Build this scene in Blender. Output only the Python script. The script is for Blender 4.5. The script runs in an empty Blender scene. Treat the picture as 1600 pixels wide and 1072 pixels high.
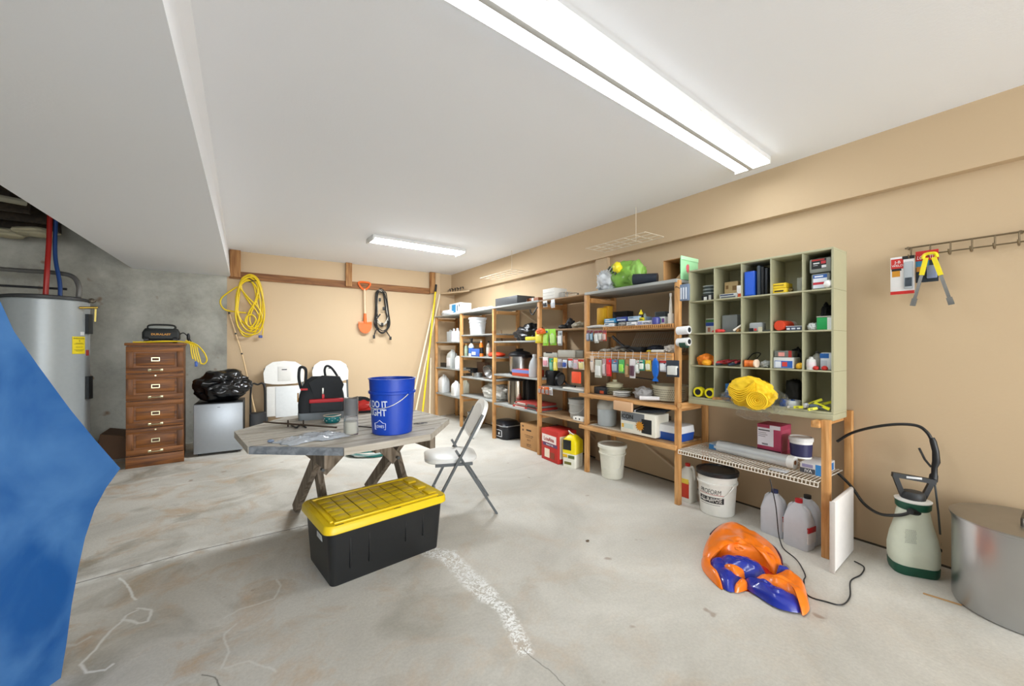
import bpy, bmesh, math, random
from mathutils import Vector, Matrix, Euler, noise
random.seed(7)
C = bpy.context.scene.collection
PI = math.pi
# ---------------------------------------------------------------- camera
F = 620.0; HY = 541.0; EYE = 1.34
TH = math.atan((800 - 371) / F); SN, CS = math.sin(TH), math.cos(TH)
cam_d = bpy.data.cameras.new('camera'); cam = bpy.data.objects.new('camera', cam_d); C.objects.link(cam)
cam.location = (0, 0, EYE); cam.rotation_euler = (PI / 2, 0, -TH)
cam_d.sensor_width = 36; cam_d.lens = F / 1600 * 36; cam_d.shift_y = 5 / 1600; cam_d.clip_start = .02
bpy.context.scene.camera = cam
# ---------------------------------------------------------------- world, exposure, lamps' light
w = bpy.data.worlds.new('world'); bpy.context.scene.world = w; w.use_nodes = True
w.node_tree.nodes['Background'].inputs[0].default_value = (.8, .85, .9, 1)
w.node_tree.nodes['Background'].inputs[1].default_value = .25
vs = bpy.context.scene.view_settings
vs.view_transform = 'Standard'; vs.look = 'None'; vs.exposure = 0.03; vs.gamma = 1.0; vs.use_curve_mapping = False
CEIL = 2.74
LAMP_BIG, LAMP_SMALL = 12.5, 100.0      # what the diffusers of the two ceiling fixtures give off
# added fill panel, unseen behind the viewpoint, evens out the room's brightness
l = bpy.data.lights.new('rear_fill_light', 'AREA'); l.shape = 'RECTANGLE'; l.size = 6.2; l.size_y = 2.5; l.energy = 600; l.color = (.88, .94, 1)
dl = bpy.data.objects.new('rear_fill_light', l); dl.location = (.2, -6.9, 1.32); dl.rotation_euler = (PI / 2, 0, 0); C.objects.link(dl)
# ---------------------------------------------------------------- rays: where a direction of view meets a real plane of the room
def ray(px, py):
    r = (px - 800) / F
    return (SN + r * CS, CS - r * SN, (HY - py) / F)
def Pz(px, py, z=0.0):
    d = ray(px, py); t = (z - EYE) / d[2]; return Vector((d[0] * t, d[1] * t, z))
def Px(px, py, x):
    d = ray(px, py); t = x / d[0]; return Vector((x, d[1] * t, EYE + d[2] * t))
def Py(px, py, y):
    d = ray(px, py); t = y / d[1]; return Vector((d[0] * t, y, EYE + d[2] * t))
# ---------------------------------------------------------------- materials
def lin(h):
    if not isinstance(h, str): return h
    v = [int(h[i:i + 2], 16) / 255 for i in (0, 2, 4)]
    return tuple(x / 12.92 if x <= .04045 else ((x + .055) / 1.055) ** 2.4 for x in v)
_m = {}
def nodes(name):
    m = bpy.data.materials.new(name); m.use_nodes = True
    nt = m.node_tree; return m, nt, nt.nodes['Principled BSDF']
def N(nt, t, **k):
    n = nt.nodes.new(t)
    for a, b in k.items():
        if a.startswith('i_'): n.inputs[int(a[2:])].default_value = b
        else: setattr(n, a, b)
    return n
def mat(h, rough=.5, metal=0.0, var=.06, scale=30, bump=0.0, trans=0.0, emit=0.0, alpha=1.0, coat=0.0):
    key = (h, rough, metal, var, scale, bump, trans, emit, alpha, coat)
    if key in _m: return _m[key]
    m, nt, b = nodes('surface_' + str(h))
    c = lin(h); L = nt.links.new
    tc = N(nt, 'ShaderNodeTexCoord'); no = N(nt, 'ShaderNodeTexNoise'); no.inputs['Scale'].default_value = scale
    no.inputs['Detail'].default_value = 3
    L(tc.outputs['Object'], no.inputs['Vector'])
    mx = N(nt, 'ShaderNodeMix', data_type='RGBA')
    mx.inputs[6].default_value = (*[x * (1 - var) for x in c], 1); mx.inputs[7].default_value = (*[min(1, x * (1 + var)) for x in c], 1)
    L(no.outputs['Fac'], mx.inputs[0]); L(mx.outputs[2], b.inputs['Base Color'])
    b.inputs['Roughness'].default_value = rough; b.inputs['Metallic'].default_value = metal
    if bump:
        bp = N(nt, 'ShaderNodeBump'); bp.inputs['Strength'].default_value = bump; bp.inputs['Distance'].default_value = .01
        L(no.outputs['Fac'], bp.inputs['Height']); L(bp.outputs[0], b.inputs['Normal'])
    if trans: b.inputs['Transmission Weight'].default_value = trans; b.inputs['IOR'].default_value = 1.15
    if alpha < 1: b.inputs['Alpha'].default_value = alpha
    if coat: b.inputs['Coat Weight'].default_value = coat
    if emit:
        b.inputs['Emission Color'].default_value = (*c, 1); b.inputs['Emission Strength'].default_value = emit
    _m[key] = m; return m
def wood(name, c1, c2, axis=2, scale=9, rough=.6, dark=None):
    key = ('wood', name)
    if key in _m: return _m[key]
    m, nt, b = nodes(name); L = nt.links.new
    tc = N(nt, 'ShaderNodeTexCoord'); mp = N(nt, 'ShaderNodeMapping')
    s = [scale * 4] * 3; s[axis] = scale * .35; mp.inputs['Scale'].default_value = s
    L(tc.outputs['Object'], mp.inputs['Vector'])
    no = N(nt, 'ShaderNodeTexNoise'); no.inputs['Scale'].default_value = 1; no.inputs['Detail'].default_value = 6
    no.inputs['Distortion'].default_value = .8
    L(mp.outputs[0], no.inputs['Vector'])
    cr = N(nt, 'ShaderNodeValToRGB'); cr.color_ramp.elements[0].position = .35; cr.color_ramp.elements[1].position = .65
    cr.color_ramp.elements[0].color = (*lin(c1), 1); cr.color_ramp.elements[1].color = (*lin(c2), 1)
    L(no.outputs['Fac'], cr.inputs[0])
    out = cr.outputs[0]
    if dark:   # knots and stains
        n2 = N(nt, 'ShaderNodeTexNoise'); n2.inputs['Scale'].default_value = 4; L(tc.outputs['Object'], n2.inputs['Vector'])
        r2 = N(nt, 'ShaderNodeValToRGB'); r2.color_ramp.elements[0].position = .6; r2.color_ramp.elements[1].position = .75
        L(n2.outputs['Fac'], r2.inputs[0]); mx = N(nt, 'ShaderNodeMix', data_type='RGBA'); L(r2.outputs[0], mx.inputs[0]); L(out, mx.inputs[6])
        mx.inputs[7].default_value = (*lin(dark), 1); out = mx.outputs[2]
    L(out, b.inputs['Base Color']); b.inputs['Roughness'].default_value = rough
    _m[key] = m; return m
PINE = wood('pine_lumber', 'b98247', 'd9a66b', 2, 9, .6, 'a06a38')
PINEX = wood('pine_lumber_crosswise', 'b98247', 'd9a66b', 0, 9, .6, 'a06a38')
PINEY = wood('pine_lumber_lengthwise', 'b98247', 'd9a66b', 1, 9, .6, 'a06a38')
BROWN = wood('brown_lumber', '6e4424', '9a6a3c', 0, 7, .7, '4c2c16')
BROWNZ = wood('brown_lumber_upright', '8a5a2e', 'b98a55', 2, 7, .7, '5c3819')
OAK = wood('stained_oak', '5a3008', '945818', 0, 7, .5)
OAKZ = wood('stained_oak_upright', '522c07', '864f15', 2, 7, .5)
GREYWOOD = wood('weathered_grey_wood', 'a29a8c', 'bdb6aa', 0, 6, .85, '8d8476')
GREYWOODZ = wood('weathered_grey_wood_leg', '5e5142', '8d8070', 2, 7, .85, '4d4134')
SLATE_WOOD = wood('painted_grey_plank_end', '5f646a', '83888c', 0, 8, .7, '4c4f54')
BOARD = wood('brown_shelf_board', '8b6b4a', 'b4926a', 1, 6, .6)
GREYBOARD = wood('grey_painted_board', '8f908c', 'aeb0ac', 1, 5, .55)
CARD = mat('b98a57', .8, var=.08, scale=12)
BLACK = mat('17181a', .45); DKRUB = mat('1d1f20', .6); WHITE = mat('ecebe6', .45); CHROME = mat('c9cacb', .22, 1.0)
WIREW = mat('e6dfd0', .4); CLEAR = mat('f2f5f7', .08, trans=.9, var=0)
FOG = mat('dfe5e8', .35, trans=.45, var=.02)
GREYT = mat('55595b', .45, .2); STEEL = mat('b8b9b9', .25, 1.0, var=.1, scale=8)
# ---------------------------------------------------------------- mesh builder
class M:
    def __init__(s): s.v = []; s.f = []; s.mi = []; s.m = []
    def k(s, m):
        if m not in s.m: s.m.append(m)
        return s.m.index(m)
    def add(s, vs_, fs, m, T=None):
        o = len(s.v); i = s.k(m)
        for p in vs_:
            p = Vector(p); s.v.append(T @ p if T else p)
        for f in fs: s.f.append([a + o for a in f]); s.mi.append(i)
        return s
    def box(s, x0, y0, z0, x1, y1, z1, m, T=None):
        v = [(x, y, z) for z in (z0, z1) for y in (y0, y1) for x in (x0, x1)]
        return s.add(v, [(0, 2, 3, 1), (4, 5, 7, 6), (0, 1, 5, 4), (2, 6, 7, 3), (0, 4, 6, 2), (1, 3, 7, 5)], m, T)
    def rbox(s, x0, y0, z0, x1, y1, z1, r, m, T=None, seg=2):
        b = bmesh.new(); bmesh.ops.create_cube(b, size=1)
        for v in b.verts: v.co = Vector(((x0 + x1) / 2 + v.co.x * (x1 - x0), (y0 + y1) / 2 + v.co.y * (y1 - y0), (z0 + z1) / 2 + v.co.z * (z1 - z0)))
        bmesh.ops.bevel(b, geom=b.edges[:], offset=min(r, .49 * min(x1 - x0, y1 - y0, z1 - z0)), segments=seg, profile=.5, affect='EDGES')
        b.verts.ensure_lookup_table()
        for i, v in enumerate(b.verts): v.index = i
        s.add([v.co.copy() for v in b.verts], [[v.index for v in f.verts] for f in b.faces], m, T); b.free(); return s
    def bar(s, p, q, wx, wy, m, up=(0, 0, 1)):   # square bar between two points
        p, q = Vector(p), Vector(q); d = (q - p); L = d.length; d.normalize()
        u = Vector(up)
        if abs(d.dot(u)) > .98: u = Vector((0, 1, 0))
        a = d.cross(u).normalized(); b = a.cross(d)
        T = Matrix((a, b, d)).transposed().to_4x4(); T.translation = p
        return s.box(-wx / 2, -wy / 2, 0, wx / 2, wy / 2, L, m, T)
    def lathe(s, prof, m, seg=24, cx=0, cy=0, T=None, sx=1, sy=1, cap=True):
        v = []; f = []; n = len(prof)
        for (r, z) in prof:
            for k in range(seg):
                a = 2 * PI * k / seg; v.append((cx + r * sx * math.cos(a), cy + r * sy * math.sin(a), z))
        for i in range(n - 1):
            for k in range(seg):
                k2 = (k + 1) % seg; f.append((i * seg + k, i * seg + k2, (i + 1) * seg + k2, (i + 1) * seg + k))
        if cap:
            if prof[0][0] > 1e-5: f.append(tuple(reversed(range(seg))))
            if prof[-1][0] > 1e-5: f.append(tuple((n - 1) * seg + k for k in range(seg)))
        return s.add(v, f, m, T)
    def cyl(s, p, q, r0, r1, m, seg=14):
        p, q = Vector(p), Vector(q); d = q - p; L = d.length
        T = d.to_track_quat('Z', 'Y').to_matrix().to_4x4(); T.translation = p
        return s.lathe([(r0, 0), (r1, L)], m, seg, T=T)
    def tube(s, pts, r, m, seg=8, closed=False):
        pts = [Vector(p) for p in pts]; n = len(pts); v = []; f = []; up = None
        for i, p in enumerate(pts):
            a = pts[(i - 1) % n] if (closed or i > 0) else p; b = pts[(i + 1) % n] if (closed or i < n - 1) else p
            d = (b - a)
            if d.length < 1e-9: d = Vector((0, 0, 1))
            d.normalize()
            if up is None: up = Vector((0, 0, 1)) if abs(d.z) < .9 else Vector((1, 0, 0))
            x = d.cross(up)
            if x.length < 1e-4: x = d.cross(Vector((0, 1, 0)))
            x.normalize(); y = x.cross(d).normalized(); up = y
            rr = r[i] if isinstance(r, (list, tuple)) else r
            for k in range(seg):
                t = 2 * PI * k / seg; v.append(p + x * (rr * math.cos(t)) + y * (rr * math.sin(t)))
        for i in range(n if closed else n - 1):
            j = (i + 1) % n
            for k in range(seg):
                k2 = (k + 1) % seg; f.append((i * seg + k, j * seg + k, j * seg + k2, i * seg + k2))
        if not closed: f.append(tuple(range(seg))); f.append(tuple(reversed([(n - 1) * seg + k for k in range(seg)])))
        return s.add(v, f, m)
    def prism(s, poly, a0, a1, m, axis=1, T=None):   # outline in the other two axes, extruded along axis
        n = len(poly); v = []
        for a in (a0, a1):
            for (u, w_) in poly:
                v.append((a, u, w_) if axis == 0 else (u, a, w_) if axis == 1 else (u, w_, a))
        f = [tuple(range(n)), tuple(reversed(range(n, 2 * n)))] + [(k, k + n, (k + 1) % n + n, (k + 1) % n) for k in range(n)]
        return s.add(v, f, m, T)
    def loft(s, secs, m, seg=6, T=None):   # secs: (z, width, depth, corner, cx, cy) rounded rectangles
        v = []; f = []; n = 4 * seg
        for sc in secs:
            z, w_, d, r = sc[:4]; cx, cy = (sc[4], sc[5]) if len(sc) > 4 else (0, 0)
            r = min(r, w_ / 2, d / 2)
            for q, (sx, sy) in enumerate(((1, 1), (-1, 1), (-1, -1), (1, -1))):
                for k in range(seg):
                    a = q * PI / 2 + PI / 2 * k / (seg - 1)
                    v.append((cx + sx * (w_ / 2 - r) + r * math.cos(a), cy + sy * (d / 2 - r) + r * math.sin(a), z))
        for i in range(len(secs) - 1):
            for k in range(n): f.append((i * n + k, i * n + (k + 1) % n, (i + 1) * n + (k + 1) % n, (i + 1) * n + k))
        f.append(tuple(reversed(range(n)))); f.append(tuple((len(secs) - 1) * n + k for k in range(n)))
        return s.add(v, f, m, T)
    def pillow(s, out, z0, h, m, rings=7, amp=.01, fr=14, seed=0, exp=.5, under=True):   # puffed shape over a star-shaped outline
        n0 = len(out); P = []
        for i in range(n0):   # smooth subdivision of the outline
            a, b, c_, d = [Vector(out[(i + k - 1) % n0][:2]) for k in range(4)]
            for t in (0, .25, .5, .75):
                P.append(.5 * ((2 * b) + (c_ - a) * t + (2 * a - 5 * b + 4 * c_ - d) * t * t + (3 * b - a - 3 * c_ + d) * t ** 3))
        c = Vector((0, 0))
        for p in P: c += p
        c /= len(P); n = len(P); v = []; f = []
        for j in range(rings + 1):
            t = j / rings
            for p in P:
                q = c + (p - c) * (1 - t); e = min(1, (1 - (1 - t) ** 2)) ** exp
                nz = noise.noise(Vector((q.x * fr, q.y * fr, seed * 3.1)))
                rg = abs(noise.noise(Vector((q.x * fr * 1.7 + 9, q.y * fr * .8, seed))))
                v.append((q.x, q.y, max(z0, z0 + h * e + (nz * amp + rg * amp * 1.4) * min(1, t * 4))))
            if j:
                for k in range(n): f.append(((j - 1) * n + k, (j - 1) * n + (k + 1) % n, j * n + (k + 1) % n, j * n + k))
        if under: f.append(tuple(reversed(range(n))))
        return s.add(v, f, m)
    def blob(s, c, rx, ry, rz, m, amp=.15, fr=3, seed=0, sub=4, flat=None, box=0.0, T=None):
        b = bmesh.new(); bmesh.ops.create_icosphere(b, subdivisions=sub, radius=1)
        for i, v in enumerate(b.verts):
            d = v.co.normalized()
            if box:
                k = 1 / max(abs(d.x), abs(d.y), abs(d.z)); d = d * (1 - box + box * min(k, 1.45))
            q = d * fr + Vector((seed * 7.3, seed * 1.7, 0))
            k = 1 + amp * (.9 * noise.noise(q * .8) + .38 * (1 - 3 * abs(noise.noise(q * 1.15))) - .1 + .16 * (1 - 3 * abs(noise.noise(q * 2.6))))
            v.co = Vector((c[0] + d.x * rx * k, c[1] + d.y * ry * k, c[2] + d.z * rz * k)); v.index = i
            if flat is not None and v.co.z < flat: v.co.z = flat
        s.add([v.co.copy() for v in b.verts], [[v.index for v in f.verts] for f in b.faces], m, T); b.free(); return s
    def text(s, st, x, z, h, m, y=-.0015, w=None, T=None, wrap=None, wa=0.0, bold=0.0, ital=0.0):
        cu = bpy.data.curves.new('t', 'FONT'); cu.body = st; cu.size = 1; cu.align_x = 'CENTER'; cu.align_y = 'CENTER'; cu.offset = bold; cu.shear = ital
        o = bpy.data.objects.new('t', cu); me = o.to_mesh()
        vs_ = [v.co.copy() for v in me.vertices]; fs = [list(p.vertices) for p in me.polygons]
        o.to_mesh_clear(); bpy.data.objects.remove(o); bpy.data.curves.remove(cu)
        if not vs_: return s
        xs = [v.x for v in vs_]; zs = [v.y for v in vs_]; W = max(xs) - min(xs); H = max(zs) - min(zs)
        ky = h / H; kx = (w / W) if w else ky; mx_, mz = (max(xs) + min(xs)) / 2, (max(zs) + min(zs)) / 2
        out = []
        for v in vs_:
            X = x + (v.x - mx_) * kx; Z = z + (v.y - mz) * ky
            if wrap:
                rr = (wrap(Z) if callable(wrap) else wrap) + .0012; a = wa + X / rr
                out.append((rr * math.sin(a), -rr * math.cos(a), Z))
            else: out.append((X, y, Z))
        return s.add(out, fs, m, T)
    def obj(s, name, parent=None, smooth=40, sub=0):
        me = bpy.data.meshes.new(name); me.from_pydata(s.v, [], s.f)
        for m in s.m: me.materials.append(m)
        me.polygons.foreach_set('material_index', s.mi)
        if smooth:
            me.polygons.foreach_set('use_smooth', [True] * len(me.polygons)); me.set_sharp_from_angle(angle=math.radians(smooth))
        me.update()
        o = bpy.data.objects.new(name, me); C.objects.link(o)
        if parent is not None: o.parent = parent
        if sub:
            md = o.modifiers.new('sub', 'SUBSURF'); md.levels = sub; md.render_levels = sub
        return o
def tag(o, label, cat, group=None, kind=None):
    o['label'] = label; o['category'] = cat
    if group: o['group'] = group
    if kind: o['kind'] = kind
    return o
def thing(name, label, cat, loc=(0, 0, 0), rz=0.0, group=None, rot=None):
    o = bpy.data.objects.new(name, None); C.objects.link(o); o.empty_display_size = .05
    o.location = loc; o.rotation_euler = rot if rot else (0, 0, rz); return tag(o, label, cat, group)
def struct(name, mb, smooth=0):
    o = mb.obj(name, None, smooth); o['kind'] = 'structure'; return o
def spline(pts, n=8, closed=False):
    P = [Vector(p) for p in pts]; L = len(P); out = []
    for i in range(L if closed else L - 1):
        g = lambda k: P[k % L] if closed else P[max(0, min(L - 1, k))]
        a, b, c, d = g(i - 1), g(i), g(i + 1), g(i + 2)
        for k in range(n):
            t = k / n; out.append(.5 * ((2 * b) + (c - a) * t + (2 * a - 5 * b + 4 * c - d) * t * t + (3 * b - a - 3 * c + d) * t ** 3))
    if not closed: out.append(P[-1])
    return out
def copy_tree(o, parent=None, first=True):
    c = o.copy(); C.objects.link(c)
    if parent is not None: c.parent = parent
    for ch in [x for x in bpy.data.objects if x.parent == o]: copy_tree(ch, c)
    return c
# ---------------------------------------------------------------- setting
def wallmat(name, c, scale=60, blot=.04, rough=.75):
    m, nt, b = nodes(name); L = nt.links.new; tc = N(nt, 'ShaderNodeTexCoord')
    n1 = N(nt, 'ShaderNodeTexNoise'); n1.inputs['Scale'].default_value = scale; n1.inputs['Detail'].default_value = 4; L(tc.outputs['Object'], n1.inputs['Vector'])
    n2 = N(nt, 'ShaderNodeTexNoise'); n2.inputs['Scale'].default_value = 1.3; L(tc.outputs['Object'], n2.inputs['Vector'])
    cc = lin(c); mx = N(nt, 'ShaderNodeMix', data_type='RGBA'); mx.inputs[6].default_value = (*[x * (1 - blot) for x in cc], 1); mx.inputs[7].default_value = (*[x * (1 + blot) for x in cc], 1)
    L(n2.outputs['Fac'], mx.inputs[0]); L(mx.outputs[2], b.inputs['Base Color'])
    bp = N(nt, 'ShaderNodeBump'); bp.inputs['Strength'].default_value = .15; bp.inputs['Distance'].default_value = .004
    L(n1.outputs['Fac'], bp.inputs['Height']); L(bp.outputs[0], b.inputs['Normal']); b.inputs['Roughness'].default_value = rough; return m
TAN = wallmat('tan_wall_paint', 'cbb290'); CEILM = wallmat('white_ceiling_paint', 'f6f8fc', 80, .01, .85)
def concrete_wall():
    m, nt, b = nodes('raw_concrete_wall'); L = nt.links.new; tc = N(nt, 'ShaderNodeTexCoord')
    n = N(nt, 'ShaderNodeTexNoise'); n.inputs['Scale'].default_value = 2.2; n.inputs['Detail'].default_value = 8; n.inputs['Roughness'].default_value = .72; L(tc.outputs['Object'], n.inputs['Vector'])
    r = N(nt, 'ShaderNodeValToRGB'); e = r.color_ramp.elements; e[0].position = .22; e[0].color = (*lin('84837a'), 1); e[1].position = .78; e[1].color = (*lin('c6c5bb'), 1)
    k = e.new(.5); k.color = (*lin('aaa99f'), 1)
    L(n.outputs['Fac'], r.inputs[0])
    n2 = N(nt, 'ShaderNodeTexNoise'); n2.inputs['Scale'].default_value = 5; L(tc.outputs['Object'], n2.inputs['Vector'])
    r2 = N(nt, 'ShaderNodeValToRGB'); r2.color_ramp.elements[0].position = .68; r2.color_ramp.elements[1].position = .76; L(n2.outputs['Fac'], r2.inputs[0])
    mx = N(nt, 'ShaderNodeMix', data_type='RGBA'); L(r2.outputs[0], mx.inputs[0]); L(r.outputs[0], mx.inputs[6]); mx.inputs[7].default_value = (*lin('7a5c40'), 1)
    L(mx.outputs[2], b.inputs['Base Color']); b.inputs['Roughness'].default_value = .85
    bp = N(nt, 'ShaderNodeBump'); bp.inputs['Strength'].default_value = .4; bp.inputs['Distance'].default_value = .01; L(n.outputs['Fac'], bp.inputs['Height']); L(bp.outputs[0], b.inputs['Normal'])
    return m
CONC = concrete_wall()
def floor_mat():
    m, nt, b = nodes('concrete_floor'); L = nt.links.new; tc = N(nt, 'ShaderNodeTexCoord')
    def noi(s, d=6, r=.6, dist=0, vec=None):
        n = N(nt, 'ShaderNodeTexNoise'); n.inputs['Scale'].default_value = s; n.inputs['Detail'].default_value = d; n.inputs['Roughness'].default_value = r; n.inputs['Distortion'].default_value = dist
        L(vec or tc.outputs['Object'], n.inputs['Vector']); return n
    def ramp(src, a, ca, c_, cb):
        r = N(nt, 'ShaderNodeValToRGB'); r.color_ramp.elements[0].position = a; r.color_ramp.elements[1].position = c_
        r.color_ramp.elements[0].color = (*lin(ca), 1); r.color_ramp.elements[1].color = (*lin(cb), 1); L(src, r.inputs[0]); return r.outputs[0]
    def mix(f, a, c_):
        x = N(nt, 'ShaderNodeMix', data_type='RGBA'); L(f, x.inputs[0]) if not isinstance(f, float) else setattr(x.inputs[0], 'default_value', f)
        for i, q in ((6, a), (7, c_)):
            if isinstance(q, str): x.inputs[i].default_value = (*lin(q), 1)
            else: L(q, x.inputs[i])
        return x.outputs[2]
    def ma(op, a, c_=None, clamp=False):
        x = N(nt, 'ShaderNodeMath', operation=op); x.use_clamp = clamp
        for i, q in ((0, a), (1, c_)):
            if q is None: continue
            if isinstance(q, (int, float)): x.inputs[i].default_value = q
            else: L(q, x.inputs[i])
        return x.outputs[0]
    big = noi(1.1, 6, .6, .6); base = ramp(big.outputs['Fac'], .33, 'bdb9af', .66, 'dad6cc')
    sm = noi(3.2, 6, .65, .7); st = ramp(sm.outputs['Fac'], .50, '000000', .72, 'ffffff')
    # the rusty tan blotches are denser on the left half
    sep = N(nt, 'ShaderNodeSeparateXYZ'); L(tc.outputs['Object'], sep.inputs[0])
    lf = ma('MULTIPLY', ma('SUBTRACT', 2.2, sep.outputs['X']), .3, True)
    base = mix(ma('MULTIPLY', st, ma('ADD', ma('MULTIPLY', lf, .85), .14)), base, 'bf9e76')
    gl = ramp(noi(1.7, 5, .6, 1).outputs['Fac'], .52, '000000', .68, 'ffffff')
    base = mix(ma('MULTIPLY', gl, ma('ADD', ma('MULTIPLY', lf, .7), .1)), base, '8f8a7b')
    sp = ramp(noi(70, 3, .7).outputs['Fac'], .35, 'e4e4e4', .65, 'ffffff')
    x = N(nt, 'ShaderNodeMix', data_type='RGBA', blend_type='MULTIPLY'); x.inputs[0].default_value = .5; L(base, x.inputs[6]); L(sp, x.inputs[7]); base = x.outputs[2]
    # warped coordinates for the cracks
    wn = noi(7, 4, .6); w2 = noi(60, 2, .6)
    vm = N(nt, 'ShaderNodeVectorMath', operation='SUBTRACT'); L(wn.outputs['Color'], vm.inputs[0]); vm.inputs[1].default_value = (.5, .5, .5)
    v2 = N(nt, 'ShaderNodeVectorMath', operation='SCALE'); L(vm.outputs[0], v2.inputs[0]); v2.inputs['Scale'].default_value = .035
    v3 = N(nt, 'ShaderNodeVectorMath', operation='ADD'); L(tc.outputs['Object'], v3.inputs[0]); L(v2.outputs[0], v3.inputs[1])
    fl = N(nt, 'ShaderNodeVectorMath', operation='MULTIPLY'); fl.inputs[1].default_value = (1, 1, 0)
    warped = N(nt, 'ShaderNodeVectorMath', operation='MULTIPLY'); warped.inputs[1].default_value = (1, 1, 0)
    L(tc.outputs['Object'], fl.inputs[0]); L(v3.outputs[0], warped.inputs[0])
    def dist(src, pts):
        cur = None
        for p, q in zip(pts, pts[1:]):
            p = Vector((p[0], p[1], 0)); q = Vector((q[0], q[1], 0)); d = q - p
            s1 = N(nt, 'ShaderNodeVectorMath', operation='SUBTRACT'); L(src.outputs[0], s1.inputs[0]); s1.inputs[1].default_value = p
            dt = N(nt, 'ShaderNodeVectorMath', operation='DOT_PRODUCT'); L(s1.outputs[0], dt.inputs[0]); dt.inputs[1].default_value = d / d.length_squared
            t = ma('ADD', dt.outputs['Value'], 0.0, True)
            sc = N(nt, 'ShaderNodeVectorMath', operation='SCALE'); sc.inputs[0].default_value = d; L(t, sc.inputs['Scale'])
            s2 = N(nt, 'ShaderNodeVectorMath', operation='DISTANCE'); L(s1.outputs[0], s2.inputs[0]); L(sc.outputs[0], s2.inputs[1])
            cur = s2.outputs['Value'] if cur is None else ma('MINIMUM', cur, s2.outputs['Value'])
        return cur
    def line(src, pts, wd, soft, col, amt, brk=None):
        nonlocal base
        d = dist(src, pts); f = ma('MULTIPLY', ma('SUBTRACT', wd, d), 1 / soft, True)
        if brk: f = ma('MULTIPLY', f, brk)
        base = mix(ma('MULTIPLY', f, amt), base, col)
    brk = ramp(noi(9, 3, .6).outputs['Fac'], .42, '000000', .56, 'ffffff')
    brk2 = ramp(noi(38, 3, .75, 1.5).outputs['Fac'], .46, '000000', .54, 'ffffff')
    soft = ramp(noi(3, 3).outputs['Fac'], .3, '333333', .7, 'ffffff')
    P = lambda *a: [Pz(x, y)[:2] for x, y in a]
    J = P((60, 927), (118, 912), (300, 862), (475, 822), (640, 775), (750, 745), (945, 700))
    line(warped, J[:4], .085, .06, 'e3e1da', .8, brk)
    line(fl, J[:5], .006, .003, '57534a', .85); line(fl, J[4:], .004, .003, '8a867c', .7)
    line(warped, P((130, 795), (160, 785), (240, 762), (350, 748), (480, 722), (640, 712)), .022, .02, 'dedcd5', .8, soft)
    line(warped, P((187, 903), (200, 918), (213, 937)), .009, .007, 'e6e5e0', .85)
    line(warped, P((213, 955), (198, 962), (192, 970), (172, 985), (150, 1015), (125, 1038), (132, 1052), (165, 1047), (178, 1037)), .009, .007, 'e6e5e0', .85)
    line(warped, P((192, 968), (215, 974), (232, 970), (235, 954), (215, 951)), .010, .008, 'e6e5e0', .85)
    line(warped, P((80, 1010), (118, 1008), (140, 995)), .013, .011, 'dddcd6', .7)
    line(warped, P((432, 905), (438, 915), (428, 935), (400, 945), (375, 952), (350, 965)), .009, .008, 'dddcd5', .6)
    line(warped, P((368, 975), (352, 990), (357, 1020), (345, 1045)), .008, .007, 'dddcd5', .55)
    line(warped, P((350, 1045), (390, 1032), (420, 1042), (432, 1050)), .008, .007, 'dddcd5', .55)
    line(warped, P((672, 862), (700, 868), (730, 900), (762, 930)), .075, .03, 'f1f1ee', .95, brk2)
    line(warped, P((762, 930), (790, 955), (805, 985), (820, 1015)), .05, .025, 'f1f1ee', .95, brk2)
    line(warped, P((820, 1015), (870, 1060), (930, 1120)), .004, .003, '77736a', .7)
    line(warped, P((315, 1055), (335, 1060), (345, 1075)), .004, .003, '6a665c', .8)
    spots = ramp(noi(6, 2, .5).outputs['Fac'], .72, '000000', .76, 'ffffff')
    base = mix(ma('MULTIPLY', spots, .5), base, '7b5a3c')
    L(base, b.inputs['Base Color'])
    ro = ramp(noi(2.5).outputs['Fac'], .3, 'c6c6c6', .7, 'e6e6e6'); L(ro, b.inputs['Roughness'])
    bp = N(nt, 'ShaderNodeBump'); bp.inputs['Strength'].default_value = .12; bp.inputs['Distance'].default_value = .01; L(w2.outputs['Fac'], bp.inputs['Height']); L(bp.outputs[0], b.inputs['Normal'])
    return m
XL, YF, XR, YB = -3.1, -7.0, 3.53, 7.1
struct('floor', M().box(XL - .2, YF - .2, -.12, XR + .2, YB + .2, 0, floor_mat()))
struct('ceiling', M().box(-1.1, YF - .2, CEIL, XR + .2, YB + .2, CEIL + .17, CEILM))
SW = .006
struct('trim_1', M().add([(-1.56, YF, 2.355), (-.33, YF, 2.355), (-.084, YB, 2.355), (-1.13, YB, 2.355), (-1.56, YF, CEIL), (-.245, YF, CEIL), (-.107, YB, CEIL), (-1.13, YB, CEIL)], [(0, 3, 2, 1), (4, 5, 6, 7), (0, 1, 5, 4), (1, 2, 6, 5), (2, 3, 7, 6), (3, 0, 4, 7)], CEILM))          # boxed soffit
JOIST = wood('old_floor_joist', '221b12', '3a2e1f', 1, 5, .8)
j = M().box(XL - .2, YF - .2, 2.9, -1.0, YB + .2, 3.0, mat('1e1913', .9))
for k in range(32):
    y = YB - .25 - k * .42; j.box(XL, y - .04, 2.66, -1.7, y, 2.9, JOIST)
struct('trim_2', j)                                                                  # open joists above the heater
struct('wall_right', M().box(XR, YF - .2, 0, XR + .15, YB + .2, CEIL, TAN))
struct('trim_3', M().box(3.462, YF, 2.36, XR, YB, CEIL, TAN))                        # thicker upper band of the right wall
struct('trim_4', M().box(3.485, 3.12, 0, XR, 3.3, 2.36, TAN))                        # flat pilaster below the band
struct('wall_back', M().box(-.125, YB, 0, XR + .2, YB + .15, CEIL + .1, TAN))
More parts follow.
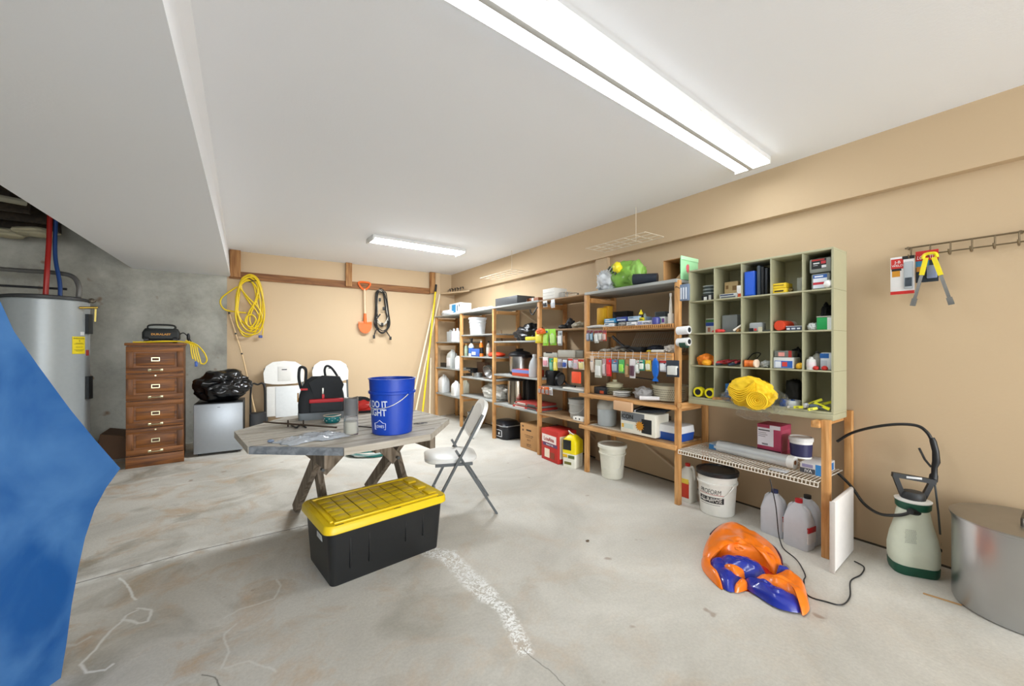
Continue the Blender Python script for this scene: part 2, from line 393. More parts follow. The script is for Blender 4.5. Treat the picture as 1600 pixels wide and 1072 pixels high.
struct('wall_back_concrete', M().box(XL - .2, YB - .01, 0, -.125, YB + .15, 3.0, CONC))
struct('wall_left', M().box(XL - .15, YF - .2, 0, XL, YB + .2, 3.0, CONC))
struct('wall_front', M().box(XL - .2, YF - .15, 0, XR + .2, YF, 3.0, TAN))
struct('trim_5', M().box(3.1, 7.04, 0, 3.2, YB, CEIL, TAN))                          # painted stud in the far corner
struct('trim_6', M().prism([(3.2, 7.09), (3.462, 7.09), (3.462, 6.35)], 2.335, 2.362, TAN, 2))   # triangular corner ledge
b = M(); b.box(XR - .006, YF, 0, XR, 7.1, .012, mat('4b4336', .9)); struct('dark_gap_strip_right', b)    # dark-coloured strip standing in for the gap at the foot of the wall
# ---------------------------------------------------------------- ceiling fixtures
def fixture(loc, L_, W_, rz, strength, label, two=True):
    t = thing('ceiling_light', label, 'light', loc, rz, None)
    M().rbox(-L_ / 2, -W_ / 2, -.035, L_ / 2, W_ / 2, 0, .006, mat('e2e2e0', .4)).obj('housing', t)
    glow = mat('f4faff', .4, emit=strength, var=0)
    ws = ((-W_ / 2 + .004, -.02), (.02, W_ / 2 - .004)) if two else ((-W_ / 2 + .02, W_ / 2 - .02),)
    for a, b_ in ws:
        m_ = M(); c = (a + b_) / 2; h = (b_ - a) / 2
        prof = [(c + h * math.cos(k * PI / 8), -.033 - .022 * math.sin(k * PI / 8)) for k in range(9)]
        m_.prism(prof, -L_ / 2 + .012, L_ / 2 - .012, glow, 0); m_.obj('diffuser', t)
    if two: M().rbox(-L_ / 2 + .014, -.016, -.066, L_ / 2 - .014, .016, -.0355, .003, mat('d2d2d0', .6)).obj('added_gap_strip', t)  # added strip hung below the diffusers to keep the gap between them grey
    for s in (-1, 1): M().rbox(s * L_ / 2 - .012, -W_ / 2, -.06, s * L_ / 2 + .012, W_ / 2, 0, .004, mat('d9d9d6', .4)).obj('end_cap', t)
    return t
fixture((1.79, 1.37, CEIL), 2.85, .245, math.radians(2.8), LAMP_BIG, 'long two tube ceiling light running across the top of the picture')
fixture((2.05, 5.22, CEIL), 1.3, .3, math.radians(1), LAMP_SMALL, 'short wraparound ceiling light near the back wall', False)
# ---------------------------------------------------------------- boards on the back wall
t = thing('hanging_rail', 'brown lumber rail on the back wall held by short blocks under the ceiling', 'rail', (0, YB, 0))
M().box(-.1, -.04, 2.327, 3.0, 0, 2.435, BROWN).obj('rail_board', t)
for a, b_ in ((-.09, .04), (1.49, 1.585), (2.985, 3.085)):
    M().box(a, -.085, 2.345, b_, -.041, CEIL - .002, BROWNZ).obj('mounting_block', t)
# ---------------------------------------------------------------- water heater
t = thing('water_heater', 'tall grey water heater with a yellow tag in the dark left corner', 'water heater', (-1.62, 6.1, 0))
HG = mat('a9b0b2', .35, .1)
M().lathe([(.27, 0), (.27, .34)], mat('6d6a63', .9), 24).obj('stand', t)
M().lathe([(.285, .342), (.31, .352), (.31, 1.80), (.30, 1.81)], HG, 48).obj('tank', t)
M().lathe([(.305, 1.812), (.314, 1.815), (.312, 1.84), (.26, 1.852), (.0, 1.858)], mat('3a3c3d', .5), 48).obj('top_cap', t)
def on_tank(m_, az, z0, z1, w_, th, m):   # curved plate on the tank
    n = 6; vs_ = []; fs = []
    for r in (.311, .311 + th):
        for z in (z0, z1):
            for k in range(n + 1):
                a = az + (k / n - .5) * w_ / .31; vs_.append((r * math.sin(a), -r * math.cos(a), z))
    q = n + 1
    for k in range(n):
        fs += [(2 * q + k, 2 * q + k + 1, 3 * q + k + 1, 3 * q + k), (k, q + k, q + k + 1, k + 1), (q + k, 3 * q + k, 3 * q + k + 1, q + k + 1), (k, k + 1, 2 * q + k + 1, 2 * q + k)]
    fs += [(0, 2 * q, 3 * q, q), (n, q + n, 3 * q + n, 2 * q + n)]
    return m_.add(vs_, fs, m)
AZ = math.radians(80)
on_tank(M(), AZ, 1.47, 1.68, .075, .03, mat('24282b', .4)).obj('element_cover', t)
on_tank(M(), AZ, .78, 1.02, .075, .03, mat('24282b', .4)).obj('element_cover', t)
m_ = on_tank(M(), math.radians(60), 1.26, 1.44, .13, .002, mat('f0d81e', .5))
m_.obj('energy_tag', t)
m_ = M(); BK = mat('2a2a20', .6)
m_.text('ENERGYGUIDE', 0, 1.42, .014, BK, w=.11, wrap=.3135, wa=math.radians(60)); m_.text('2', 0, 1.395, .02, BK, wrap=.3135, wa=math.radians(60))
for k, z in enumerate((1.37, 1.36, 1.33, 1.30, 1.29)): on_tank(m_, math.radians(60), z, z + .003, .1 if k % 2 else .07, .0035, BK)
m_.obj('lettering', t)
on_tank(M(), math.radians(66), 1.455, 1.49, .045, .002, mat('e4e6e6', .5)).obj('white_sticker', t)
on_tank(M(), AZ, 1.24, 1.30, .05, .004, mat('b0413a', .5)).obj('red_sticker', t)
M().cyl((.27, -.16, 1.74), (.4, -.13, 1.75), .013, .013, mat('b99b4a', .35, .9)).obj('relief_valve', t)
M().bar((.385, -.13, 1.745), (.38, -.13, 1.6), .014, .004, mat('d8c26a', .4, .5)).obj('valve_lever', t)
M().tube(spline([(.02, -.1, 1.855), (.03, -.1, 2.1), (.03, -.05, 2.4), (.03, -.02, 2.74)]), .021, mat('a5231d', .4), 12).obj('red_pipe', t)
M().tube(spline([(.12, -.1, 1.855), (.11, -.07, 2.0), (.06, .0, 2.3), (.06, .03, 2.74)]), .017, mat('24457f', .4), 12).obj('blue_pipe', t)
pts = spline([(.25, -.09, 1.85), (.25, -.08, 1.97), (.18, 0, 2.08), (0, .12, 2.12), (-.3, .3, 2.14), (-.9, .5, 2.17)], 14)
M().tube(pts, [.021 + .0025 * (k % 2) for k in range(len(pts))], mat('74736f', .5, .3), 10).obj('vent_hose', t)
M().tube([(-.9, .1, 1.95), (.12, .1, 1.95)], .012, mat('2a2b2c', .5)).obj('drain_line', t)
M().blob((.33, .0, 1.83), .03, .025, .025, mat('70685a', .5, .6), .3, 4, 3, 3).obj('fitting', t)
# pipes and pale insulation up among the joists
for k, (x, y, z) in enumerate(((-2.5, 5.7, 2.68), (-2.1, 5.3, 2.66))):
    tag(M().tube(spline([(x - .6, y + .1, z), (x, y, z - .02), (x + .5, y + .25, z)]), .03, mat('8f8b78', .8)).obj('overhead_pipe'), ('pale pipe under the joists nearest the left edge', 'pale pipe under the joists above the red riser')[k], 'pipe', 'pipes under the open joists')
for k, (x, y) in enumerate(((-2.25, 6.3), (-2.1, 6.75), (-1.8, 6.5))):
    tag(M().blob((x, y, 2.58), .17, .09, .05, mat('b5ad90', .9), .3, 2, k, 3).obj('insulation_tuft'), ('cream insulation tuft drooping by the left edge', 'flat cream insulation tuft hanging lowest', 'cream insulation tuft beside the red riser')[k], 'insulation', 'insulation tufts under the joists')
tag(M().prism([(0, 0), (.32, 0), (.27, .26), (.06, .31)], 0, .45, mat('5b4330', .9), 1, Matrix.Translation((-1.56, 6.35, 0)) @ Matrix.Translation((.18, .2, 0))).obj('wood_offcut'), 'brown wooden block on the floor between heater and file cabinet', 'wood')
# ---------------------------------------------------------------- file cabinet
t = thing('file_cabinet', 'four drawer stained oak file cabinet against the concrete wall', 'cabinet', (-.757, 5.96, 0), math.radians(3))
W2 = .247; D = .62
b = M(); b.box(-W2 + .006, .012, .0, -W2 + .03, D, 1.345, OAKZ); b.box(W2 - .03, .012, 0, W2 - .006, D, 1.345, OAKZ); b.box(-W2 + .03, .03, .0, W2 - .03, D, 1.345, OAKZ)
b.obj('body', t)
M().rbox(-W2 - .008, -.018, 1.346, W2 + .008, D + .01, 1.376, .008, OAK).obj('top', t)
M().rbox(-W2, -.008, 0, W2, .0115, .125, .004, OAK).obj('plinth', t)
BR = mat('d8cfa8', .3, .8)
for k in range(4):
    z0 = .135 + k * .302; z1 = z0 + .294; e = .0
    d = M(); d.box(-W2 + .004, -.006, z0, W2 - .004, .011, z1, OAK)
    for (x0, x1, a, c) in ((-W2 + .006, W2 - .006, z1 - .055, z1 - .004), (-W2 + .006, W2 - .006, z0 + .004, z0 + .062)): d.rbox(x0, -.016, a, x1, -.004, c, .004, OAK)
    for s in (-1, 1): d.rbox(min(s * (W2 - .006), s * (W2 - .065)), -.0155, z0 + .06, max(s * (W2 - .006), s * (W2 - .065)), -.004, z1 - .053, .004, OAKZ)
    d.rbox(-W2 + .085, -.013, z0 + .082, W2 - .085, -.004, z1 - .075, .007, OAK)
    dr = d.obj('drawer', t)
    h = M(); zc = z0 + .032
    h.tube(spline([(-.05, -.018, zc), (-.05, -.036, zc), (-.03, -.043, zc), (0, -.045, zc), (.03, -.043, zc), (.05, -.036, zc), (.05, -.018, zc)]), .0055, BR)
    for s in (-1, 1): h.rbox(s * .05 - .014, -.020, zc - .013, s * .05 + .014, -.016, zc + .013, .003, BR)
    h.obj('handle', dr)
    h = M(); zc = (z0 + z1) / 2 + .005
    for (a, b_, c, e) in ((-.036, .036, .014, .021), (-.036, .036, -.021, -.014), (-.036, -.029, -.014, .014), (.029, .036, -.014, .014)): h.box(a, -.0175, zc + c, b_, -.012, zc + e, BR)
    h.box(-.029, -.0145, zc - .014, .029, -.0125, zc + .014, mat('5a3b24', .6)); h.obj('label_holder', dr)
    if k in (0, 2): M().cyl((0, -.015, z1 - .022), (0, -.02, z1 - .022), .008, .008, BR).obj('lock', dr)
# battery charger
t = thing('battery_charger', 'black portable battery charger on top of the file cabinet', 'charger', (-.73, 6.18, 1.377), math.radians(3))
CB = mat('1d201f', .6)
m_ = M(); m_.loft([(.035, .30, .2, .03), (.05, .33, .23, .03), (.12, .33, .23, .03), (.165, .29, .19, .04), (.175, .25, .15, .04)], CB); m_.obj('case', t)
M().text('DURALAST', 0, .1, .022, mat('d6952c', .5), y=-.1165, w=.17, bold=.03).obj('lettering', t)
M().rbox(-.11, -.1, .165, .11, -.02, .192, .01, mat('8a8f8a', .4)).obj('control_panel', t)
M().tube(spline([(-.12, 0, .16), (-.11, 0, .205), (0, 0, .215), (.11, 0, .205), (.12, 0, .16)]), .01, CB).obj('carry_handle', t)
for s in (-1, 1): M().cyl((s * .125 - .02, -.118, .035), (s * .125 + .02, -.118, .035), .034, .034, BLACK, 18).obj('wheel', t)
M().loft([(0, .26, .17, .02), (.034, .26, .17, .02)], BLACK).obj('base', t)
M().tube(spline([(.16, -.06, .1), (.2, -.09, .12), (.25, -.12, .06), (.29, -.12, -.03), (.31, -.11, -.06)]), .006, BLACK).obj('clamp_cable', t)
M().blob((.245, -.12, .07), .018, .018, .05, BLACK, .1, 2, 1, 2).obj('clamp', t)
# yellow cord lying on the cabinet, its end hanging over the right edge
YEL = mat('e8c81f', .4)
m_ = M()
for q in range(4):
    pts = [(-.95 + .05 * q, 5.985 + .012 * q, 1.385 + .003 * q), (-.85, 5.99 + .012 * q, 1.386), (-.7, 5.985 + .014 * q, 1.392 + .006 * (q % 2)), (-.58, 5.99 + .01 * q, 1.395), (-.5, 5.98 + .01 * q, 1.385), (-.455 + .015 * q, 5.97, 1.36), (-.445 + .02 * q, 5.965, 1.27), (-.43 + .025 * q, 5.96, 1.19 - .02 * q)]
    m_.tube(spline(pts), .0075, YEL)
m_.tube(spline([(-.36, 5.96, 1.14), (-.325, 5.96, 1.13), (-.30, 5.96, 1.18), (-.33, 5.96, 1.27), (-.4, 5.965, 1.36), (-.5, 5.975, 1.404)]), .0075, YEL)
t = tag(m_.obj('extension_cord'), 'yellow extension cord draped over the file cabinet top', 'cord')
M().rbox(-.413, 5.945, 1.1, -.385, 5.97, 1.16, .005, mat('3a5fae', .4)).obj('plug', t)
# ---------------------------------------------------------------- mini fridge, bin bag, cart, rod
t = thing('mini_fridge', 'small silver fronted refrigerator on the floor beside the file cabinet', 'refrigerator', (-.19, 6.1, 0), math.radians(-3))
M().rbox(-.25, .05, .025, .25, .52, .635, .008, mat('17191b', .5)).obj('cabinet', t)
M().rbox(-.247, -.0, .03, .247, .046, .628, .008, mat('a7adb3', .38, .55)).obj('door', t)
M().box(-.014, -.0015, .583, .014, 0, .588, BLACK).obj('badge', t)
for s in (-1, 1): M().cyl((s * .2, .1, 0), (s * .2, .1, .027), .018, .018, BLACK).obj('foot', t)
BAG = mat('0d0e10', .22, 0, bump=.0)
t = tag(M().blob((-.165, 6.33, .83), .30, .22, .205, BAG, .26, 1.8, 5, 5, flat=.637).obj('garbage_bag', None, 180), 'stuffed black plastic bag lying on the small refrigerator', 'bag')
t = thing('hand_truck', 'folded black two wheeled cart beside the small refrigerator', 'cart', (.235, 6.5, 0))
M().tube(spline([(-.08, .1, .1), (-.08, .12, .75), (0, .12, .8), (.08, .12, .75), (.08, .1, .1)], 6), .012, BLACK).obj('frame', t)
M().rbox(-.1, .0, .02, .1, .12, .42, .02, BLACK).obj('folded_plate', t)
for s in (-1, 1):
    wv = M().cyl((s * .115 - .018, .06, .1), (s * .115 + .018, .06, .1), .1, .1, BLACK, 24).obj('wheel', t)
    M().cyl((s * .115 - .022, .06, .1), (s * .115 + .022, .06, .1), .04, .04, CHROME).obj('hub', wv)
t = tag(M().tube([(-.1, 7.0, 1.83), (.06, 6.93, 1.2), (.27, 6.75, .05)], [.007, .010, .013], mat('d9b98a', .5)).obj('fishing_rod'), 'thin cane coloured rod leaning on the wall behind the refrigerator', 'rod')
for (a, b_) in (((-.1, 7.0, 1.83), (-.095, 6.998, 1.80)), ((-.023, 6.966, 1.53), (-.018, 6.963, 1.51)), ((.05, 6.934, 1.24), (.055, 6.93, 1.22))): M().cyl(a, b_, .012, .012, BLACK).obj('joint', t)
# ---------------------------------------------------------------- coiled yellow cord on the back wall
m_ = M(); cx, cz = .1, 1.95
def coil(px_, dy=0, closed=True, r=.0105):
    m_.tube(spline([(Py(x, y, 7.03 - dy)) for x, y in px_], 6, closed), r, YEL, 8, closed)
coil([(376, 440), (390, 429), (404, 438), (411, 465), (408, 500), (396, 522), (380, 524), (370, 500), (371, 465)], .0)
coil([(378, 436), (394, 431), (408, 450), (409, 490), (400, 516), (384, 515), (372, 492), (374, 460)], .02)
coil([(377, 448), (384, 434), (400, 436), (405, 458), (396, 480), (390, 498), (396, 512), (406, 505), (402, 488), (388, 470)], .035)
coil([(374, 445), (388, 433), (403, 446), (399, 470), (388, 490), (386, 508), (396, 514), (409, 500), (404, 482), (386, 463)], .05)
coil([(372, 455), (380, 438), (398, 434), (410, 462), (413, 495), (404, 519), (386, 522), (373, 512), (368, 490)], .06)
coil([(371, 470), (373, 448), (386, 437), (397, 447), (402, 475), (410, 500), (405, 514), (388, 510), (374, 495)], .03)
coil([(369, 480), (371, 455), (381, 441), (393, 440), (403, 455), (407, 480), (402, 505), (390, 517), (378, 507)], .045)
coil([(371, 448), (358, 456), (346, 466), (345, 476), (352, 484), (366, 487), (385, 489)], .02, False)
coil([(385, 495), (394, 492), (400, 500), (392, 511), (384, 505)], .065)
coil([(410, 500), (411, 515), (410, 524)], .02, False, .006)
t = tag(m_.obj('extension_cord'), 'long yellow extension cord coiled on a hook on the back wall', 'cord')
p = Py(407, 526, 7.03); M().rbox(p.x - .025, p.y - .02, p.z - .02, p.x + .025, p.y + .02, p.z + .02, .006, mat('3a4f96', .4)).obj('plug', t)
M().tube(spline([(.14, 7.09, 2.31), (.14, 7.0, 2.29), (.2, 6.94, 2.30), (.24, 6.98, 2.31)]), .006, BLACK).obj('hook', t)
# orange shovel
t = thing('toy_shovel', 'small orange shovel hanging on the back wall rail', 'shovel', (1.79, 7.03, 0))
OR = mat('ee6a28', .4)
m_ = M(); m_.tube(spline([(-.085, 0, 2.43), (.085, 0, 2.43), (.07, 0, 2.36), (.0, 0, 2.31), (-.07, 0, 2.36)], 6, True), .016, OR, 8, True); m_.obj('grip', t)
M().cyl((0, 0, 2.32), (0.01, 0, 1.84), .017, .017, mat('dfc3a0', .5)).obj('shaft', t)
m_ = M(); m_.cyl((.01, 0, 1.9), (.01, 0, 1.74), .022, .028, OR); m_.rbox(-.1, -.012, 1.72, .12, .0, 1.76, .005, OR)
m_.prism([(-.1, 1.76), (.12, 1.76), (.118, 1.66), (.09, 1.6), (.05, 1.57), (.01, 1.56), (-.03, 1.57), (-.07, 1.6), (-.098, 1.66)], -.01, .006, OR, 1); m_.obj('blade', t)
# dark cord bundle
m_ = M(); DKC = mat('211f1d', .5); PALE = mat('cfc7b8', .5)
for k in range(9):
    a = random.uniform(-.02, .02); y = 7.05 - .008 * k; wd = .055 + .008 * (k % 5); zb = 1.56 + .05 * random.random() + (.12 if k % 3 == 0 else 0)
    m_.tube(spline([(2.08 + a, y, 2.35 - .01 * k), (2.08 + wd * .75 + a, y, 2.27), (2.10 + wd * 1.1, y, 1.95), (2.10 + wd * 1.35, y, zb + .12), (2.09, y, zb), (2.07 - wd * 1.3, y, zb + .12), (2.06 - wd, y, 1.95), (2.06 - wd * .7 + a, y, 2.27)], 6, True), .009, PALE if k in (3, 6) else DKC, 6, True)
m_.tube(spline([(2.05, 7.0, 1.9), (1.98, 7.0, 1.8), (1.96, 7.0, 1.74)]), .012, DKC); m_.tube(spline([(2.14, 7.0, 1.62), (2.19, 7.0, 1.55), (2.22, 7.0, 1.5)]), .01, DKC); m_.tube(spline([(2.0, 7.0, 1.66), (1.96, 7, 1.58), (1.94, 7, 1.5)]), .01, DKC)
t = tag(m_.obj('cord_bundle'), 'tangled black and white cord bundle hanging on the back wall rail', 'cord')
for (x, z) in ((2.225, 1.48), (1.94, 1.5), (1.955, 1.76), (2.08, 1.72), (2.11, 2.0), (2.04, 2.15)): M().rbox(x - .018, 6.98, z - .03, x + .018, 7.01, z + .03, .006, DKC).obj('plug', t)
# ---------------------------------------------------------------- folded chairs
CW = mat('e9e8e3', .42, bump=.02); INSET = mat('dedcd6', .5)
def folded(x, label):
    t = thing('folding_chair', label, 'chair', (x, 6.8, 0), 0, 'folded chairs leaning on the back wall')
    t.rotation_euler = (math.radians(-9), 0, 0)
    for s in (-1, 1):
        M().bar((s * .255, .0, .0), (s * .25, .0, 1.02), .022, .03, GREYT).obj('leg', t)
        M().bar((s * .225, .05, .05), (s * .225, .05, .7), .02, .026, GREYT).obj('leg', t)
    arc = [(-.26, .80), (-.27, .95), (-.235, 1.05), (-.15, 1.11), (0, 1.125), (.15, 1.11), (.235, 1.05), (.27, .95), (.26, .80), (.15, .775), (0, .768), (-.15, .775)]
    br = M().prism(arc, -.035, -.01, CW, 1); br = br.obj('backrest', t)
    M().rbox(-.085, -.04, .82, .085, -.034, 1.04, .004, INSET).rbox(-.035, -.043, .985, .035, -.039, .998, .001, DKRUB).obj('handle_recess', br)
    m2 = M(); m2.rbox(-.235, -.03, .3, .235, .0, .745, .014, CW); m2.rbox(-.12, -.038, .28, .215, -.028, .735, .004, mat('dfe2e2', .5)); m2.obj('seat', t)
    M().bar((-.25, .0, .14), (.25, .0, .14), .016, .016, GREYT).obj('stretcher', t)
    return t
folded(.585, 'white folded chair leaning on the back wall, left one of the pair'); folded(1.235, 'white folded chair leaning on the back wall, right one behind the tool bag')
# ---------------------------------------------------------------- poles in the corner
def pole(name, a, b_, r, m, label, cat='pole'):
    return tag(M().cyl(a, b_, r, r, m, 12).obj(name), label, cat, 'poles leaning in the far corner')
t = pole('broom_pole', (3.06, 6.95, 2.36), (2.66, 6.6, .14), .017, mat('e6cc1e', .4), 'bright yellow pole with black tip leaning in the far corner')
M().cyl((3.06, 6.95, 2.36), (3.08, 6.965, 2.5), .02, .02, BLACK).obj('grip', t); M().cyl((2.66, 6.6, .14), (2.635, 6.575, 0), .02, .02, mat('3b6b49', .5)).obj('ferrule', t)
PW = mat('e9dcc0', .6)
pole('wooden_pole', (3.12, 7.04, 2.34), (2.45, 6.75, 0), .017, PW, 'pale pole leaning left of the yellow pole foot')
pole('wooden_pole', (3.19, 7.04, 2.33), (2.57, 6.78, 0), .016, PW, 'pale pole crossing in front of the yellow pole')
pole('wooden_pole', (3.0, 7.03, 1.12), (2.9, 6.85, 0), .016, PW, 'short pale stick beside the first shelving post')
# wire hooks on the corner ledge
m_ = M(); p = Vector((3.3, 6.85, 2.366))
for k in range(6):
    a = k * .9; m_.tube(spline([p + Vector((.0 + .02 * k, -.06 * k + .06, .003)), p + Vector((.02 + .02 * k, -.07 * k + .09, .05 + .02 * (k % 2))), p + Vector((.03 + .015 * k, -.075 * k, .03)), p + Vector((.015 * k, -.08 * k, .06)), p + Vector((.01 * k, -.085 * k - .03, .01))]), .005, BLACK, 6)
tag(m_.obj('wire_hooks'), 'black bent wire hooks lying on the high ledge in the far corner', 'hooks')
# ---------------------------------------------------------------- picnic table
TC = Vector((.69, 3.1, 0)); TR = math.radians(7)
t = thing('picnic_table', 'weathered grey octagonal wooden picnic table', 'table', TC, TR)
R8 = .715; oct_ = [(R8 * math.cos(math.radians(22.5 + 45 * k)), R8 * math.sin(math.radians(22.5 + 45 * k))) for k in range(8)]
ap = R8 * math.cos(PI / 8)
def width_at(y):
    s = R8 * math.sin(PI / 8)
    return ap if abs(y) <= s else ap - (abs(y) - s)
n = 10; pw = 2 * ap / n; m_ = M()
for k in range(n):
    y0 = -ap + k * pw + .005; y1 = y0 + pw - .017; w0, w1 = width_at(y0), width_at(y1); m_.prism([(-w0, y0), (w0, y0), (w1, y1), (-w1, y1)] if True else 0, .722, .76, GREYWOOD, 2)
top = m_.obj('tabletop', t)
def rim(i, m, dz=.0):
    a, b_ = Vector((*oct_[i], 0)), Vector((*oct_[(i + 1) % 8], 0)); return M().bar(a * 1.012 + Vector((0, 0, .74)), b_ * 1.012 + Vector((0, 0, .74)), .022, .042, m)
for i in range(8): rim(i, SLATE_WOOD if i == 4 else GREYWOOD).obj('rim_board', t)
for s in (-1, 1): M().box(s * .34 - .02, -.6, .64, s * .34 + .02, .6, .72, GREYWOODZ).obj('crossbeam', t)
M().box(-.02, -.5, .65, .02, .5, .72, GREYWOODZ).obj('crossbeam', t)
Ti = (Matrix.Translation(TC) @ Matrix.Rotation(TR, 4, 'Z')).inverted()
def leg(a, b_, off=0):
    a = Ti @ Vector(a); b_ = Ti @ Vector(b_); a.x += off; b_.x += off; d = (b_ - a).normalized(); M().bar(a - d * .0 + Vector((0, 0, .0)), b_, .088, .04, GREYWOODZ, (1, 0, 0)).obj('leg', t)
leg((.415, 3.70, 0), (.5, 2.9, .715), -.02); leg((.5, 2.96, 0), (.45, 3.44, .715), .022)
leg((1.03, 3.86, 0), (1.10, 2.95, .715), -.02); leg((1.12, 3.03, 0), (1.06, 3.52, .715), .022)
for x, s in ((.47, 1), (1.08, -1)):
    a = Ti @ Vector((x + s * .03, 3.17, .43)); b_ = Ti @ Vector((x + s * .27, 3.1, .70)); M().bar(a, b_, .09, .038, GREYWOODZ, (0, 1, 0)).obj('brace', t)
    M().cyl(a + Vector((0, -.06, .02)), a + Vector((0, -.028, .02)), .012, .012, GREYT).obj('bolt', t)
# ---------------------------------------------------------------- green hose under the table
m_ = M(); hc = Pz(583, 706)
for k in range(7):
    rr = .24 + .016 * (k % 4); m_.tube([(hc.x + rr * math.cos(a * PI / 16) * 1.1, hc.y + rr * math.sin(a * PI / 16) + .01 * math.sin(a), .016 + .022 * (k // 2) + .008 * math.sin(a * .7 + k)) for a in range(32)], .010, mat('2f9c95', .35) if k % 3 else mat('a9c4c2', .35), 8, True)
tag(m_.obj('garden_hose'), 'coiled teal garden hose on the floor under the picnic table', 'hose')
# ---------------------------------------------------------------- storage tote
t = thing('storage_tote', 'black storage tote with yellow lid on the floor in front of the table', 'storage bin', (.74, 2.625, 0), math.radians(7))
TB = mat('16181a', .42, bump=.02); TY = mat('e6c414', .38)
m_ = M(); m_.loft([(0, .68, .42, .03), (.01, .685, .425, .035), (.325, .725, .475, .04)], TB)
for x in (-.24, -.13, .1, .22): m_.rbox(x - .006, -.232, .08 if x < 0 else .12, x + .004, -.205, .32, .003, TB)
m_.obj('bin', t)
m_ = M(); m_.loft([(.305, .755, .505, .05), (.312, .775, .525, .055), (.345, .77, .52, .055), (.355, .755, .505, .05)], TY)
m_.obj('lid', t); LIDY = mat('d9b80f', .4)
lid = [o for o in bpy.data.objects if o.parent == t and o.name.startswith('lid')][0]
m_ = M()
for i in range(7):
    for j_ in range(5):
        x0 = -.31 + i * .082; y0 = -.19 + j_ * .076; m_.rbox(x0, y0, .352, x0 + .079, y0 + .073, .362, .003, TY)
m_.obj('ribs', lid)
m_ = M()
for s in (-1, 1): m_.rbox(-.33, s * .215 - .012, .352, .33, s * .215 + .012, .364, .004, TY)
m_.rbox(-.345, -.2, .352, -.325, .2, .364, .004, TY)
for y in (-.14, 0, .14): m_.rbox(.28, y - .045, .352, .34, y + .045, .366, .006, TY)
m_.obj('lid_rim', lid)
m_ = M()
for x in (-.31, .03, .33): m_.box(x - .022, -.252, .3555, x + .022, -.246, .3565, BLACK); m_.box(x - .022, .246, .3555, x + .022, .252, .3565, BLACK)
for x in (-.325, -.24, -.16, -.08, .0, .08, .16): m_.box(x + .0925, -.17, .361, x + .0955, .16, .3625, mat('6b5a10', .6))
m_.obj('slots', lid)
M().rbox(-.358, -.1, .22, -.35, .0, .29, .003, mat('cfd3d2', .5)).obj('label_sticker', t)
# ---------------------------------------------------------------- open folding chair
def chair():
    t = thing('folding_chair', 'open white folding chair with grey legs beside the picnic table', 'chair', (1.45, 3.0, 0), math.radians(-111))
    for s in (-1, 1):
        M().bar((s * .215, -.19, 0), (s * .235, .235, .80), .018, .032, GREYT, (1, 0, 0)).obj('leg', t)
        M().bar((s * .20, .355, 0), (s * .19, .03, .52), .018, .03, GREYT, (1, 0, 0)).obj('leg', t)
        M().bar((s * .235, .06, .47), (s * .2, .155, .33), .01, .016, GREYT, (1, 0, 0)).obj('link', t)
        M().bar((s * .205, -.13, .415), (s * .205, .16, .415), .02, .02, GREYT, (1, 0, 0)).obj('seat_rail', t)
    m_ = M(); m_.loft([(.415, .36, .38, .1), (.425, .395, .415, .12), (.448, .40, .42, .12), (.458, .37, .39, .11)], CW, 8); m_.obj('seat', t)
    T = Matrix.Translation((0, .20, .70)) @ Matrix.Rotation(math.radians(-26), 4, 'X')
    m_ = M(); arc = [(-.205, -.09), (-.225, .05), (-.2, .14), (-.13, .19), (0, .205), (.13, .19), (.2, .14), (.225, .05), (.205, -.09), (.1, -.105), (-.1, -.105)]
    sm = [(p.x, p.y) for p in spline([(a, b_, 0) for a, b_ in arc], 4, True)]
    m_.prism(sm, -.016, .016, CW, 1, T); bk = m_.obj('backrest', t, 30)
    T2 = T @ Matrix.Translation((0, -.017, 0)); sm2 = [(x * .8, z * .8) for x, z in sm]
    M().prism(sm2, -.003, .001, mat('d6d4ce', .5), 1, T2).obj('back_panel', bk)
    M().bar((-.2, .25, .17), (.2, .25, .17), .014, .014, GREYT).obj('stretcher', t); M().bar((-.21, -.12, .13), (.21, -.12, .13), .014, .014, GREYT).obj('stretcher', t)
chair()
# ---------------------------------------------------------------- blue mat in the left foreground
t_pts = [(-170, 250), (-80, 370), (-30, 430), (0, 470), (22, 518), (60, 572), (110, 640), (150, 689), (188, 732), (166, 762), (148, 795), (133, 840), (122, 890), (112, 945), (104, 1005), (93, 1072), (86, 1130), (80, 1280)]
def dep(px): return 1.42 + .0022 * px
P2 = []
PA, PB_ = [Vector((ray(q, 540)[0] * dep(q), ray(q, 540)[1] * dep(q), 0)) for q in (188, 0)]; NA = Vector((-(PB_ - PA).y, (PB_ - PA).x, 0)).normalized()
for px_, py_ in t_pts:
    d = ray(px_, py_); k = NA.dot(PA) / (NA.x * d[0] + NA.y * d[1]); P2.append(Vector((d[0] * k, d[1] * k, EYE + d[2] * k)))
P2[-1].z = 0.0; P2.append(Vector((P2[0].x, P2[0].y, 0)))
nrm = Vector((.1, -1, 0))
def matblue():
    m, nt, b = nodes('mottled_blue_plastic'); L = nt.links.new; tc = N(nt, 'ShaderNodeTexCoord')
    n = N(nt, 'ShaderNodeTexNoise'); n.inputs['Scale'].default_value = 3.2; n.inputs['Detail'].default_value = 5; n.inputs['Distortion'].default_value = .4; L(tc.outputs['Object'], n.inputs['Vector'])
    r = N(nt, 'ShaderNodeValToRGB'); r.color_ramp.elements[0].position = .38; r.color_ramp.elements[1].position = .72
    r.color_ramp.elements[0].color = (*lin('0b4f93'), 1); r.color_ramp.elements[1].color = (*lin('4a7cb4'), 1); L(n.outputs['Fac'], r.inputs[0]); L(r.outputs[0], b.inputs['Base Color'])  # paler blue mottled at random over the deeper blue
    b.inputs['Roughness'].default_value = .42; return m
n = len(P2); off = Vector((-.35, .94, 0)).normalized() * .018
